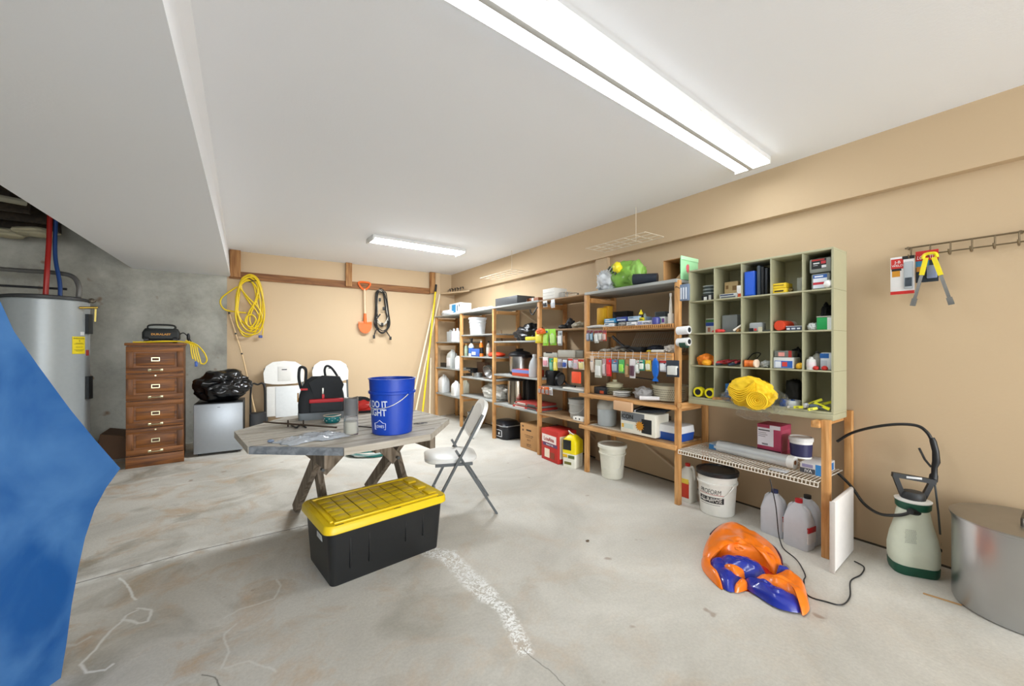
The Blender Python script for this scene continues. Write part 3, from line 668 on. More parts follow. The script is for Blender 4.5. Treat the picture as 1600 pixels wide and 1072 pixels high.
dirn = (P2[8] - P2[3]); dirn.z = 0; off = Vector((-dirn.y, dirn.x, 0)).normalized() * .02
m_ = M(); mb = matblue()
m_.add(P2 + [p + off for p in P2], [tuple(range(n)), tuple(reversed(range(n, 2 * n)))] + [(k, k + n, (k + 1) % n + n, (k + 1) % n) for k in range(n)], mb)
t = tag(m_.obj('foam_mat', None, 0), 'large mottled blue sheet with curved edges standing in the left foreground', 'mat')
m_ = M(); e = mat('b9c3cc', .5)
m_.tube([p + off * .5 for p in P2[:-2]], .004, e, 6); m_.obj('edge_seam', t)
# ---------------------------------------------------------------- wooden shelving along the right wall
FX = 3.05; PS = .043
posts = [1.965, 3.03, 3.84, 4.895, 5.92, 6.93]
t = thing('wooden_shelving', 'long pine shelving with grey boards along the right wall', 'shelving', (FX, 0, 0))
for i, y in enumerate(posts):
    h = 1.885 if i else 1.90
    M().rbox(0, y - PS / 2, 0, PS, y + PS / 2, h, .003, PINE).obj('post', t)
    M().rbox(.42, y - PS / 2, 0, .42 + PS, y + PS / 2, h, .003, PINE).obj('post', t)
bays = {
 'A': (5.92, 6.93, [(1.875, .022, 'g'), (1.417, .018, 'g'), (.95, .02, 'g'), (.48, .025, 'g')]),
 'B': (4.895, 5.92, [(1.88, .025, 'g'), (1.525, .02, 'g'), (1.178, .02, 'g'), (.84, .02, 'g'), (.538, .02, 'g')]),
 'C': (3.84, 4.895, [(1.884, .03, 'g'), (1.412, .022, 'g'), (.942, .025, 'g'), (.522, .025, 'g')]),
 'D': (3.03, 3.84, [(1.884, .02, 'w'), (1.54, .02, 'w'), (1.208, .018, 'w'), (.85, .018, 'g'), (.52, .018, 'w')]),
 'E': (1.965, 3.03, [(1.882, .035, 'g'), (1.528, .04, 'p'), (1.282, .02, 'p'), (.842, .02, 'p'), (.508, .02, 'p')])}
for kx, (y0, y1, lv) in bays.items():
    for q, (z, th, kind) in enumerate(lv):
        mt = {'g': GREYBOARD, 'w': BOARD, 'p': BOARD}[kind]; yl, yh = y0 + PS / 2 + .002, y1 - PS / 2 - .002
        if q == 0: M().rbox(-.012 if kx in 'ABCE' else .0, yl - .03, z, .455, yh + .03, z + th * .8, .003, mt).obj('shelf_board', t)
        else: M().rbox(.002, yl, z - th, .455, yh, z, .003, mt).obj('shelf_board', t)
        for yy in (yl, yh - .02): M().box(.044, yy, z - th - .045, .418, yy + .02, z - th - .001, PINEX).obj('shelf_bearer', t)
E0, E1 = 1.965 + PS / 2 + .002, 3.03 - PS / 2 - .002
M().rbox(-.025, E0 - .03, .845 - .045, .0, E1 + .1, .838, .003, PINEY).obj('front_rail', t)
M().rbox(-.025, E0 - .03, .505 - .045, .0, E1 + .1, .50, .003, PINEY).obj('front_rail', t)
M().rbox(-.022, E0 - .0, 1.21, .0, E1, 1.283, .003, PINEY).obj('front_rail', t)
m_ = M(); nn = 38; ya, yb = 1.99, 2.78    # slatted lip of the second shelf
m_.box(-.018, ya, 1.497, -.002, yb, 1.503, PINEY); m_.box(-.018, ya, 1.528, -.002, yb, 1.534, PINEY)
for k in range(nn): y = ya + (yb - ya) * k / nn; m_.box(-.016, y, 1.503, -.004, y + .009, 1.528, PINEY)
m_.obj('slatted_lip', t)
m_ = M()   # wire laid over the two lowest shelves
for k in range(26): y = 2.45 + k * .021; m_.tube([(.01, y, .514), (.44, y, .514)], .003, WIREW, 6)
m_.obj('wire_mat', t)
for ya, yb, za, zb in ((2.0, 2.9, 0.02, .45), (3.1, 3.75, .1, .48), (4.0, 4.8, 1.45, 1.85), (3.1, 3.5, 1.25, 1.5)):
    M().bar((.47, ya, za), (.47, yb, zb), .018, .06, mat('d8c1a2', .6), (1, 0, 0)).obj('diagonal_brace', t)
# bench bay under the pigeonhole cabinet
yR = .935
M().rbox(0, yR - PS / 2, 0, PS, yR + PS / 2, .872, .003, PINE).obj('post', t)
M().rbox(.42, yR - PS / 2, 0, .42 + PS, yR + PS / 2, .895, .003, PINE).obj('post', t)
M().rbox(-.03, yR + PS / 2 + .001, .822, .463, yR + PS / 2 + .045, .865, .003, PINEX).obj('cross_rail', t)
M().rbox(-.03, 1.965 - PS / 2 - .047, .822, .463, 1.965 - PS / 2 - .002, .865, .003, PINEX).obj('cross_rail', t)
def wire_shelf(y0, y1, z, x0, x1, parent=None, name='wire_shelf', nb=46, lip=True, m=WIREW):
    m_ = M()
    for k in range(nb + 1):
        y = y0 + (y1 - y0) * k / nb; m_.tube([(x1, y, z), (x0, y, z)] + ([(x0 - .003, y, z - .03)] if lip else []), .0028, m, 6)
    for x in (x0, (x0 * 2 + x1) / 3, (x0 + 2 * x1) / 3, x1): m_.tube([(x, y0, z - .004), (x, y1, z - .004)], .0035, m, 6)
    if lip: m_.tube([(x0 - .003, y0, z - .03), (x0 - .003, y1, z - .03)], .0035, m, 6)
    return m_.obj(name, parent)
wire_shelf(yR + .03, 1.935, .475, -.02, .42, t, nb=44)
# wire shelves hung from the ceiling
for (ya, yb, lab) in ((2.3, 3.05, 'hanging wire shelf above the green bag, nearer of the two'), (4.45, 5.3, 'hanging wire shelf above the far shelving, farther of the two')):
    o = thing('hanging_wire_shelf', lab, 'shelf', (3.1, (ya + yb) / 2, 2.39), 0, 'wire shelves hung from the ceiling')
    L_ = (yb - ya) / 2; wire_shelf(-L_, L_, 0, -.03, .26, o, 'wire_grid', 6, False, mat('d9cdb8', .5))
    M().tube([(.2, -.1, 0), (.2, -.1, CEIL - 2.39)], .003, mat('d9cdb8', .5), 6).obj('hanger_rod', o)
# ---------------------------------------------------------------- helpers for things that face the room from the right wall
def spot(px0, px1, z, X):
    a, b_ = Px(px0, HY, X).y, Px(px1, HY, X).y; return (X, (a + b_) / 2, z), abs(a - b_)
def hgt(px, py, X): return Px(px, py, X).z
def wthing(kind, label, cat, px0, px1, z, X, group=None, turn=0):
    loc, w_ = spot(px0, px1, z, X); return thing(kind, label, cat, loc, -PI / 2 + math.radians(turn), group), w_
def carton(kind, label, cat, px0, px1, pyt, z, X, dep_, col, panels=(), texts=(), group=None, rough=.6, turn=0, side=None, r=.003, h=None):
    o, w_ = wthing(kind, label, cat, px0, px1, z, X, group, turn); h = h or max(.012, hgt((px0 + px1) / 2, pyt, X) - z)
    m_ = M(); m_.rbox(-w_ / 2, 0, .001, w_ / 2, dep_, h, r, col if not isinstance(col, str) else mat(col, rough))
    bd = m_.obj('body', o)
    if panels:
        m_ = M()
        for p in panels:
            u0, v0, u1, v1, c = p[:5]; m_.box((u0 - .5) * w_, -.0010 - .0003 * (panels.index(p) if isinstance(panels, list) else 0), v0 * h, (u1 - .5) * w_, .001, v1 * h, mat(c, .5))
        m_.obj('printed_panel', o)
    if side: M().box(w_ / 2 - .001, .1 * dep_, .15 * h, w_ / 2 + .001, .9 * dep_, .85 * h, mat(side, .5)).obj('side_label', o)
    if texts:
        m_ = M()
        for (s_, u, v, hh, c) in texts: m_.text(s_, (u - .5) * w_, v * h, hh * h, mat(c, .5), y=-.0035, bold=.02)
        m_.obj('lettering', o)
    return o
def bottle(kind, label, cat, px, z, X, h, r, col, cap, lab=None, group=None, prof=None, trans=False, sy=1):
    loc, _ = spot(px, px + 1, z, X); o = thing(kind, label, cat, loc, -PI / 2, group)
    mt = col if not isinstance(col, str) else mat(col, .35)
    prof = prof or [(r * .9, 0), (r, .01), (r, .68), (r * .8, .78), (r * .35, .87), (r * .33, .92)]
    M().lathe([(a, (b_ if b_ <= 1 else 1) * h) for a, b_ in prof], mt, 20, sy=sy).obj('body', o)
    M().lathe([(r * .42, .90 * h), (r * .42, h), (r * .3, h * 1.01)], mat(cap, .4), 16).obj('cap', o)
    if lab:
        M().lathe([(r + .001, .2 * h), (r + .0015, .21 * h), (r + .0015, .58 * h), (r + .001, .59 * h)], mat(lab, .5), 20, cap=False, sy=sy).obj('label', o)
    return o
def jug(label, px, z, X, w_, d, h, col, cap, lab=None, group='plastic jugs', kind='plastic_jug', turn=0, labtext=None, handle='top'):
    loc, _ = spot(px, px + 1, z, X); o = thing(kind, label, 'jug', loc, -PI / 2 + math.radians(turn), group)
    mt = col if not isinstance(col, str) else mat(col, .4)
    M().loft([(0, w_ * .94, d * .94, .02), (.01, w_, d, .025), (h * .62, w_, d, .03), (h * .78, w_ * .82, d * .82, .03), (h * .9, w_ * .4, d * .4, .03), (h * .93, .035, .035, .017)], mt).obj('body', o)
    M().lathe([(.021, h * .93), (.021, h), (.0, h)], mat(cap, .4), 16).obj('cap', o)
    M().tube(spline([(w_ * .2, 0, h * .9), (w_ * .36, 0, h * .92), (w_ * .46, 0, h * .78), (w_ * .47, 0, h * .6)]), .012, mt).obj('handle', o)
    if lab:
        M().rbox(-w_ * .36, -d / 2 - .0015, h * .12, w_ * .36, -d / 2 + .003, h * .56, .001, mat(lab, .5)).obj('label', o)
    return o
def bucket(kind, label, loc, r0, r1, h, col, rz=0, lid=None, wire=True, group=None, hang=60, hrot=0, inside=None, cat='bucket'):
    o = thing(kind, label, cat, loc, rz, group); mt = col if not isinstance(col, str) else mat(col, .38)
    rr = lambda z: r0 + (r1 - r0) * z / h
    th = .003
    prof = [(r0 - .004, 0), (r0, .004), (rr(h * .72), h * .72), (rr(h * .72) + .009, h * .73), (rr(h * .77) + .009, h * .77), (rr(h * .78), h * .78), (rr(h * .9), h * .9), (r1, h * .985), (r1 + .006, h * .987), (r1 + .006, h), (r1 - th, h), (r0 - th, .01), (0, .01)]
    M().lathe(prof, mt, 40).obj('body', o, 30)
    if lid:
        M().lathe([(r1 + .002, h * .93), (r1 + .011, h * .935), (r1 + .012, h + .006), (r1 + .004, h + .012), (r1 - .012, h + .010), (r1 - .016, h + .003), (0, h + .003)], mat(lid, .35), 40).obj('lid', o, 30)
    if wire:
        R_ = rr(h * .74) + .012; a = math.radians(hang); pts = []
        for k in range(17):
            u = PI * k / 16; pts.append((R_ * math.cos(u), -math.sin(u) * math.cos(a) * R_ * 1.02, h * .74 - math.sin(u) * math.sin(a) * R_))
        for i_, q in enumerate(pts):
            need = rr(max(0, min(h, q[2]))) + .006; rad = math.hypot(q[0], q[1])
            if rad < need: pts[i_] = (q[0] * need / rad, q[1] * need / rad, q[2])
        HR = Matrix.Rotation(math.radians(hrot), 4, 'Z'); M().tube([HR @ Vector(q) for q in pts], .0028, mat('d6d6d2', .35, .5), 6).obj('handle', o)
        for s in (-1, 1): M().cyl(HR @ Vector((s * (R_ - .012), 0, h * .74)), HR @ Vector((s * (R_ + .006), 0, h * .74)), .009, .009, mt).obj('ear', o)
    return o
def lump(kind, label, cat, px0, px1, pyt, z, X, ry, col, amp=.3, fr=2.5, seed=0, rough=.6, group=None, m=None, sub=4, box=0):
    loc, w_ = spot(px0, px1, z, X); h = hgt((px0 + px1) / 2, pyt, X) - z
    o = M().blob((0, 0, h * .45), w_ / 2, ry, h * .55, m or mat(col, rough), amp, fr, seed, sub, flat=.001, box=box).obj(kind, None, 180)
    o.location = (loc[0] + ry, loc[1], z); o.rotation_euler = (0, 0, -PI / 2); return tag(o, label, cat, group)
def pack(label, px0, px1, pyt, pyb, X, card, blister, group, kind='hanging_pack', cat='package', tilt=0, third=None, bl=True):   # carded item on a hook
    loc, w_ = spot(px0, px1, 0, X); zt = hgt((px0 + px1) / 2, pyt, X); zb = hgt((px0 + px1) / 2, pyb, X)
    o = thing(kind, label, cat, (X, loc[1], zt), 0, group, (0, math.radians(tilt), -PI / 2)); h = zt - zb; w_ *= .93
    M().rbox(-w_ / 2, 0, -h, w_ / 2, .003, 0, .001, mat(card, .45)).obj('card', o)
    if third: M().box(-w_ / 2, -.001, -h * .24, w_ / 2, .0, -h * .02, mat(third, .45)).obj('header', o)
    rn = random.Random(label); m_ = M(); pal = ['e9e6e0', '2b3140', 'b8323a', '3f6fa8', 'd8b23a', '4c8a5a', 'cfcac2', '6a5a6c', card, card]
    for q in range(4):
        a_, v0 = rn.uniform(-.46, .1), rn.uniform(.06, .86); m_.box(a_ * w_, -.0004 - .0002 * q, -h * min(.98, v0 + rn.uniform(.04, .12)), min(.47, a_ + rn.uniform(.2, .55)) * w_, .0, -h * v0, mat(rn.choice(pal), .45))
    m_.obj('print', o); o.rotation_euler[1] += 0; o.rotation_euler[2] += rn.uniform(-.18, .18); o.rotation_euler[0] = rn.uniform(-.05, .12)
    if bl: M().rbox(-w_ * .36, -.016, -h * .88, w_ * .36, -.0002, -h * .34, .006, mat(blister, .3)).obj('blister', o)
    return o
G = 'goods on the far shelving'
# ---- bay A (farthest)
XA = 3.12
carton('paper_roll_pack', 'white and blue packet standing on top of the farthest shelf', 'box', 702, 719, 474, 1.893, 3.15, .22, 'eceff0', [(.25, .2, .6, .9, '2f8fc4'), (.7, .3, .8, .8, '6a7a8a'), (.9, .65, .97, .85, '1f2a30')])
lump('plastic_bag', 'crumpled white plastic bag at the far end of the top shelf', 'bag', 686, 700, 484, 1.893, 3.04, .1, 'dcdfe0', .3, 3, 3)
lump('rag_pile', 'row of small white rolled cloths on the far top shelf', 'cloth', 730, 765, 480, 1.90, 3.1, .1, 'd9dadb', .35, 6, 4)
o = carton('measuring_pitcher', 'clear plastic pitcher with handle on the second shelf by the corner', 'pitcher', 698, 708, 518, 1.418, 3.12, .12, FOG)
M().tube(spline([(-.05, .06, .2), (-.13, .06, .2), (-.14, .06, .08)]), .01, FOG).obj('handle', o)
bottle('cleaner_bottle', 'white bottle beside the pitcher on the second shelf', 'bottle', 709, 1.418, 3.14, .23, .045, 'ecebf2', 'f2f2f2', 'd9cfe6')
bottle('cleaner_bottle', 'white bottle close to the shelf post beside the pitcher', 'bottle', 714.5, 1.418, 3.12, .23, .045, 'e8e8ec', 'f2f2f2', 'dfe3ea')
jug('grey handled jug with white label on the third shelf by the corner', 706, .951, 3.16, .2, .15, .33, 'b9bbb8', 'b9bbb8', 'e4e4e8')
carton('flat_tool', 'small black tool lying on the third shelf by the corner', 'tool', 688, 700, 567, .951, 3.14, .08, '26221f')
bottle('white_carton', 'white carton bottle beside the grey jug on the third shelf', 'bottle', 715, .951, 3.1, .22, .05, 'ececec', 'ececec', prof=[(.045, 0), (.05, .02), (.05, .8), (.03, .95), (.02, 1)])
jug('white jug with yellow label at the corner end of the fourth shelf', 693, .481, 3.18, .22, .16, .33, 'e6e7e6', 'e6e7e6')
jug('white jug with slotted handle beside the second shelving post', 712, .481, 3.12, .17, .13, .26, 'ebebea', 'ebebea', 'd9d9d4')
jug('cream jug tucked behind the second shelving post', 726, .539, 3.2, .13, .12, .24, 'd6d4c0', 'd6d4c0')
# ---- bay B
bucket('plastic_bucket', 'white plastic bucket on the second shelf of the far shelving', (3.24, Px(743, 500, 3.2).y, 1.526), .118, .14, .27, 'e9ebee', -PI / 2, hang=40, lid='e9ebee')
def spray(label, px, z, X, h, col, head, lab, group='spray bottles'):
    o = bottle('spray_bottle', label, 'bottle', px, z, X, h * .8, .045, col, head, lab, None)
    M().prism([(-.02, h * .8), (.02, h * .8), (.03, h), (-.05, h), (-.055, h * .96), (-.02, h * .93)], -.012, .012, mat(head, .4), 1).obj('trigger', o); return o
spray('white spray bottle with blue label on the far middle shelf', 736, 1.179, 3.12, .29, 'e8ecf0', '30302f', '3d6fb8')
carton('sponge_pack', 'blue and white packet in front of the spray bottle', 'package', 736, 748, 545, 1.179, 3.07, .07, '3e62b4', [(.1, .2, .6, .6, 'dfe6ee')])
bottle('glue_bottle', 'orange bottle with black base on the far middle shelf', 'bottle', 751.5, 1.179, 3.12, .24, .034, 'f07a22', 'd9d9d9', '1d1d1f', prof=[(.034, 0), (.034, .6), (.03, .75), (.016, .86), (.014, .92)])
bottle('dark_bottle', 'clear bottle with black cap near the third shelving post', 'bottle', 763, 1.179, 3.16, .24, .035, '8f8a7c', '1a1a1a', 'c8c5b8')
bottle('amber_bottle', 'small pale green bottle beside the second shelving post', 'bottle', 728, 1.179, 3.14, .2, .03, '8fa08a', 'c9a05a', 'a9b59a')
lump('red_dustpan', 'flat red plastic dish beside the third shelving post', 'dish', 757, 774, 550, 1.179, 3.11, .12, 'd9431f', .1, 2, 5, .35)
o, w_ = wthing('saucepan', 'dark handled pan on the fourth shelf of the far shelving', 'pan', 738, 754, .841, 3.18, None)
M().lathe([(.07, 0), (.085, .07), (.088, .07), (.08, .01)], STEEL, 24, cap=False).obj('bowl', o); M().tube([(-.08, 0, .06), (-.2, -.05, .09)], .009, BLACK).obj('handle', o)
carton('clay_pot', 'brown clay coloured pot behind the pan', 'pot', 745, 757, 566, .841, 3.34, .1, '7b5a45')
carton('coffee_press', 'dark appliance behind the second shelving post', 'appliance', 728, 739, 575, .841, 3.25, .1, '23262a')
o, w_ = wthing('mixing_bowl', 'steel mixing bowl standing on edge by the third shelving post', 'bowl', 752, 770, .845, 3.1)
M().lathe([(.02, .0), (.07, .015), (.11, .07), (.125, .13), (.121, .13), (.105, .07), (.06, .022)], STEEL, 32, T=Matrix.Translation((0, .14, .142)) @ Matrix.Rotation(math.radians(115), 4, 'X')).obj('bowl', o)
M().rbox(-.14, .02, 0, .1, .2, .012, .003, mat('7a6a5c', .6)).obj('tray', o)
lump('drop_cloth', 'crumpled white drop cloth on the lowest shelf of the far shelving', 'cloth', 748, 778, 599, .539, 3.13, .14, 'dcdad2', .35, 3.2, 8, .85, sub=5)
bucket('metal_pail', 'grey pail with black rim on the floor behind the chair', (3.2, Px(742, 500, 3.2).y, 0), .1, .12, .26, '9a9a94', -PI / 2)
# ---- bay C
carton('black_case', 'long dark grey case on the top shelf beside the third shelving post', 'case', 774, 808, 464, 1.909, 3.08, .3, '4a4c4e', rough=.5)
carton('wood_tray', 'small wooden tray with white posts on the top shelf', 'tray', 819, 841, 466, 1.909, 3.24, .12, '9b5a30', [(.1, .0, .2, 1, 'e8e4da'), (.55, 0, .68, 1, 'e8e4da')])
lump('black_appliance', 'black plastic appliance heap on the second shelf', 'appliance', 799, 834, 509, 1.413, 3.15, .11, '141517', .45, 3.4, 11, .35)
carton('duster_pack', 'yellow folded duster beside the fourth shelving post', 'cloth', 820, 838, 526, 1.413, 3.06, .09, 'e3d43a', r=.012)
o = thing('small_figurine', 'small brown wooden stand on the second shelf', 'ornament', (3.3, Px(784, 500, 3.3).y, 1.413)); M().cyl((0, 0, 0), (0, 0, .1), .02, .012, mat('7a5a3c', .6)).obj('base', o); M().cyl((0, 0, .1), (.0, .01, .17), .006, .01, mat('7a5a3c', .6)).obj('stem', o)
o, w_ = wthing('pressure_cooker', 'steel and black electric cooker on the third shelf', 'cooker', 783, 812, .943, 3.12)
M().lathe([(.13, 0), (.15, .02), (.15, .045)], BLACK, 32, 0, .17).obj('base', o); M().lathe([(.152, .046), (.152, .25), (.15, .255)], STEEL, 32, 0, .17).obj('shell', o)
M().lathe([(.16, .256), (.165, .28), (.14, .31), (.06, .335), (0, .34)], mat('23262a', .35), 32, 0, .17).obj('lid', o); M().rbox(-.05, .12, .335, .05, .2, .365, .012, BLACK).obj('knob', o)
M().rbox(.14, .1, .24, .2, .25, .28, .01, BLACK).obj('side_grip', o); M().rbox(-.2, .1, .24, -.14, .25, .28, .01, BLACK).obj('side_grip', o)
carton('coloring_book', 'blue and orange booklets lying on the third shelf', 'book', 800, 829, 578, .943, 3.06, .22, 'c9462b', [(.0, .5, 1, 1, '7a86c4')])
bottle('water_gallon', 'clear water jug beside the fourth shelving post', 'jug', 835, .943, 3.12, .29, .07, FOG, 'e4e8ea', prof=[(.065, 0), (.075, .03), (.075, .5), (.06, .7), (.02, .92)])
o, w_ = wthing('steel_urn', 'polished steel urn on the fourth shelf', 'urn', 783, 807, .523, 3.12)
M().lathe([(.12, 0), (.13, .01), (.13, .33), (.125, .335)], mat('c6bcae', .12, 1.0, var=.15, scale=6), 32, 0, .14).obj('shell', o); M().lathe([(.128, .336), (.13, .35), (.1, .365), (0, .37)], mat('2a2522', .4), 32, 0, .14).obj('lid', o)
M().rbox(.1, .2, .02, .19, .34, .36, .02, BLACK).obj('back_housing', o)
for k, (c, dx) in enumerate((('b8342c', 0), ('8a8c86', .015), ('a3362e', -.01))):
    carton('board_game', ('red flat game box at the bottom of the stack on the lowest far shelf', 'grey flat game box in the middle of the stack on the lowest far shelf', 'red and grey game box topmost of the stack on the lowest far shelf')[k], 'box', 801 + 2 * k, 840 - k, 0, .523 + .027 * k, 3.075 + dx, .33, c, [(.1, .2, .5, .8, 'd8cfc6'), (.6, .1, .95, .9, '565a58')], group='stacked game boxes', h=.026)
# black roaster under bay C and floor boxes
o, w_ = wthing('roaster_oven', 'black roaster oven with white outlines on the floor under the far shelving', 'oven', 762, 792, 0, 3.1)
m_ = M(); m_.loft([(0, .36, .3, .06, 0, .17), (.03, .38, .32, .08, 0, .17), (.19, .40, .33, .09, 0, .17)], mat('1a1b20', .35)); m_.obj('body', o)
M().loft([(.191, .42, .35, .09, 0, .17), (.2, .42, .35, .09, 0, .17)], mat('c9ccd0', .3, .7)).obj('rim', o)
M().loft([(.201, .39, .33, .09, 0, .17), (.25, .3, .25, .09, 0, .17), (.265, .16, .12, .05, 0, .17)], mat('1d1e24', .3)).obj('lid', o)
m_ = M(); W_ = mat('d9dadc', .5)
for (a, b_, c, d) in ((-.12, .12, .13, .134), (-.12, .12, .04, .044), (-.12, -.116, .04, .134), (.116, .12, .04, .134), (.04, .06, .07, .1)): m_.box(a, -.002, c, b_, .02, d, W_)
m_.obj('front_outline', o)
o = carton('cardboard_box', 'brown cardboard box with printed writing on the floor by the fourth post', 'box', 813, 841, 664, .001, 3.10, .27, CARD, [(.1, .86, .2, .93, '6b4a2c'), (.35, .74, .62, .80, '2a1c12'), (.12, .7, .2, .78, '6b4a2c')],
    [('TO OPEN PULL HERE', .5, .56, .045, '4c3420'), ('HANDLE WITH CARE', .5, .49, .035, '4c3420'), ('100 CT', .5, .38, .06, '6b4a2c'), ('KEEP DRY', .5, .2, .05, '4c3420'), ('THIS SIDE UP', .5, .13, .04, '4c3420')])
o = carton('red_box', 'red cooking oil box with white lettered panel on the floor under the shelving', 'box', 845, 873, 672, .001, 2.99, .27, 'bf2a20', [(.04, .58, .9, .83, 'efe3dc'), (.1, .47, .95, .57, '5d3a62'), (.2, .1, .5, .38, 'f0e0c8'), (.55, .1, .8, .3, '8a3a1c')], [('LouAna', .47, .7, .13, 'a3231c'), ('PEANUT OIL', .52, .52, .05, 'f4efe8')], side='e9e4da', turn=-4)
M().lathe([(.22, 0), (.23, .004), (.0, .006)], mat('a5281f', .5), 4, 0, .14, Matrix.Identity(4)).obj('unused', o) if False else None
# yellow and white pouring jug
loc = Pz(899, 728); o = thing('oil_jug', 'yellow topped white jug with dark window on the floor beside the fifth post', 'jug', (loc.x - .02, loc.y + .02, 0), -PI / 2 + math.radians(15))
M().loft([(0, .17, .16, .02), (.15, .175, .165, .02)], mat('eceadb', .4)).obj('lower_body', o)
M().loft([(.151, .178, .168, .02), (.29, .178, .168, .025), (.34, .1, .1, .03), (.355, .05, .05, .02)], mat('f0d912', .35)).obj('upper_body', o)
m_ = M(); m_.rbox(-.075, -.0875, .19, .03, -.08, .30, .008, mat('20221f', .4)); m_.obj('window', o)
m_ = M(); m_.rbox(-.08, -.085, .105, -.02, -.078, .14, .002, mat('e0b21e', .4)); m_.rbox(-.01, -.085, .1, .07, -.078, .135, .002, mat('5c6a34', .5)); m_.rbox(-.06, -.085, .03, .03, -.078, .06, .002, mat('6d6a2c', .5)); m_.obj('label', o)
M().tube(spline([(-.03, 0, .345), (-.04, -.02, .39), (.0, -.03, .37), (.03, 0, .345)]), .006, WHITE).obj('tie', o)
bucket('plastic_bucket', 'off-white lidded bucket on the floor between the fifth and sixth posts', (3.17, Px(946, 700, 3.1).y - .03, 0), .105, .135, .33, 'd9d6c6', -PI / 2, hang=85, lid='dedbcd')
# ---- bay D
carton('paper_stack', 'stack of folded white paper on top of the shelving at the fourth post', 'paper', 848, 866, 451, 1.902, 3.05, .2, 'e9e6de', [(.0, .3, 1, .33, 'c2bfb8'), (.0, .6, 1, .63, 'c2bfb8')])
carton('clear_plastic_tray', 'clear plastic tray on the shelving top beside the paper stack', 'tray', 868, 885, 457, 1.902, 3.12, .2, CLEAR)
pack('white hanging tag nearest the fourth post under the paper stack', 848, 855, 470, 480, 3.03, 'd9d6d2', '3a3c3e', 'tags under the paper stack')
pack('tilted white hanging tag under the clear tray', 860, 867, 468, 481, 3.03, 'e8e9ec', 'cfd6dd', 'tags under the paper stack', tilt=0)
tag(M().tube(spline([(3.03, 3.83, 1.82), (3.0, 3.85, 1.76), (3.0, 3.88, 1.73), (3.0, 3.92, 1.75), (3.0, 3.94, 1.8)]), .008, BLACK).obj('utility_hook'), 'black double hook screwed to the fourth shelving post', 'hook')
lump('work_glove_pile', 'small dark cap shaped object on the second brown shelf', 'cap', 869, 880, 507, 1.541, 3.09, .06, '16191a', .1, 2, 31)
lump('hand_mixer', 'black hand tool behind the cap on the second brown shelf', 'tool', 881, 891, 499, 1.541, 3.15, .05, '1a1a1e', .4, 3, 32)
lump('paper_heap', 'crumpled grey and tan paper on the second brown shelf', 'paper', 889, 909, 503, 1.541, 3.1, .08, 'a29a86', .4, 4, 33)
GP = 'packets hung on the front of the fourth bay'
pack('yellow packet with orange top hung at the fourth post', 837, 848, 518, 536, 3.034, 'eed62e', 'e8e05a', GP)
lump('orange_bow', 'orange bunched ribbon above the yellow packet', 'ribbon', 836, 848, 513, hgt(842, 522, 3.0), 2.985, .03, 'ee6d24', .4, 5, 34)
pack('lime green packet hung left of its twin', 849, 857.5, 514, 540, 3.034, '97d843', 'b4e070', GP, tilt=0); pack('lime green packet hung right of its twin', 857.5, 868, 514, 539.5, 3.034, '9ad944', 'c0e88a', GP)
pack('white card with pale blister hung right of the green packets', 871, 879, 517, 540, 3.034, '9fa3a4', 'e6e7e6', GP)
carton('foil_container', 'long grey lidded container on the third shelf of the fourth bay', 'container', 871, 897, 547, 1.209, 3.08, .2, 'bab7ac', r=.01)
carton('plastic_container', 'pale lidded container with black handle on the third shelf', 'container', 849, 869, 551, 1.209, 3.07, .18, 'b9b8ae', [(.2, .85, .7, 1.1, '1a1a1c')])
carton('grey_container', 'dark end of a grey container against the fifth post', 'container', 898, 911, 548, 1.209, 3.1, .2, '8b887c')
sp = [('pink and white', 848, 856.5, 558, 573, 'efe4e4', 'e3a0ac'), ('green narrow', 858, 864, 560, 579, '2f9a78', '8cc9b2'), ('yellow narrow', 865, 871, 559, 579, 'ecd94a', 'f2e78a'), ('grey and violet', 871, 878, 561, 575, 'bdb6ba', '8a8290'), ('blue', 879, 886, 562, 575, 'dfe3ea', '3a55a0'), ('white with red header', 887, 895, 560, 575, 'eef0f2', 'd5dadf'), ('pink', 896, 903, 562, 577, 'e8b6bd', 'c6c0ca'), ('white with orange header', 903, 912, 561, 578, 'f3ecd0', 'efe3a0')]
for i, (c, a, b_, y0, y1, c1, c2) in enumerate(sp):
    pack(c + ' carded packet hung in the low row of the fourth bay', a, b_, y0, y1, 3.03, c1, c2, 'carded packets in the low row', third='cf3a2c' if 'header' in c else None)
o = carton('orange_tag', 'bright orange square tag hung under the carded packets', 'tag', 893, 906, 581, hgt(900, 599, 3.01), 3.01, .02, 'f2542c', r=.004)
tag(M().tube([(3.036, 3.06, 1.2), (3.036, 3.8, 1.2)], .005, mat('6d665c', .5)).obj('hanging_bar'), 'thin bar carrying the carded packets across the fourth bay', 'bar')
o, w_ = wthing('frying_pan', 'black round pan with long handle on the fourth shelf of the fourth bay', 'pan', 860, 880, .852, 3.1)
T_ = Matrix.Translation((-.03, .1, .085)) @ Matrix.Rotation(math.radians(70), 4, 'X')
M().lathe([(.0, 0), (.07, .0), (.085, .03), (.082, .03), (.066, .006)], mat('1b1c1e', .3), 28, T=T_).obj('bowl', o); M().tube([(.03, .1, .07), (.12, .06, .035), (.26, .05, .03)], .012, BLACK).obj('handle', o)
carton('power_tool_base', 'black tool body behind the round pan', 'tool', 851, 865, 579, .852, 3.2, .12, '17191b', r=.02)
carton('paper_pad', 'white papers lying on the fourth shelf of the fourth bay', 'paper', 879, 912, 0, .852, 3.06, .24, 'e4e0d6', h=.02)
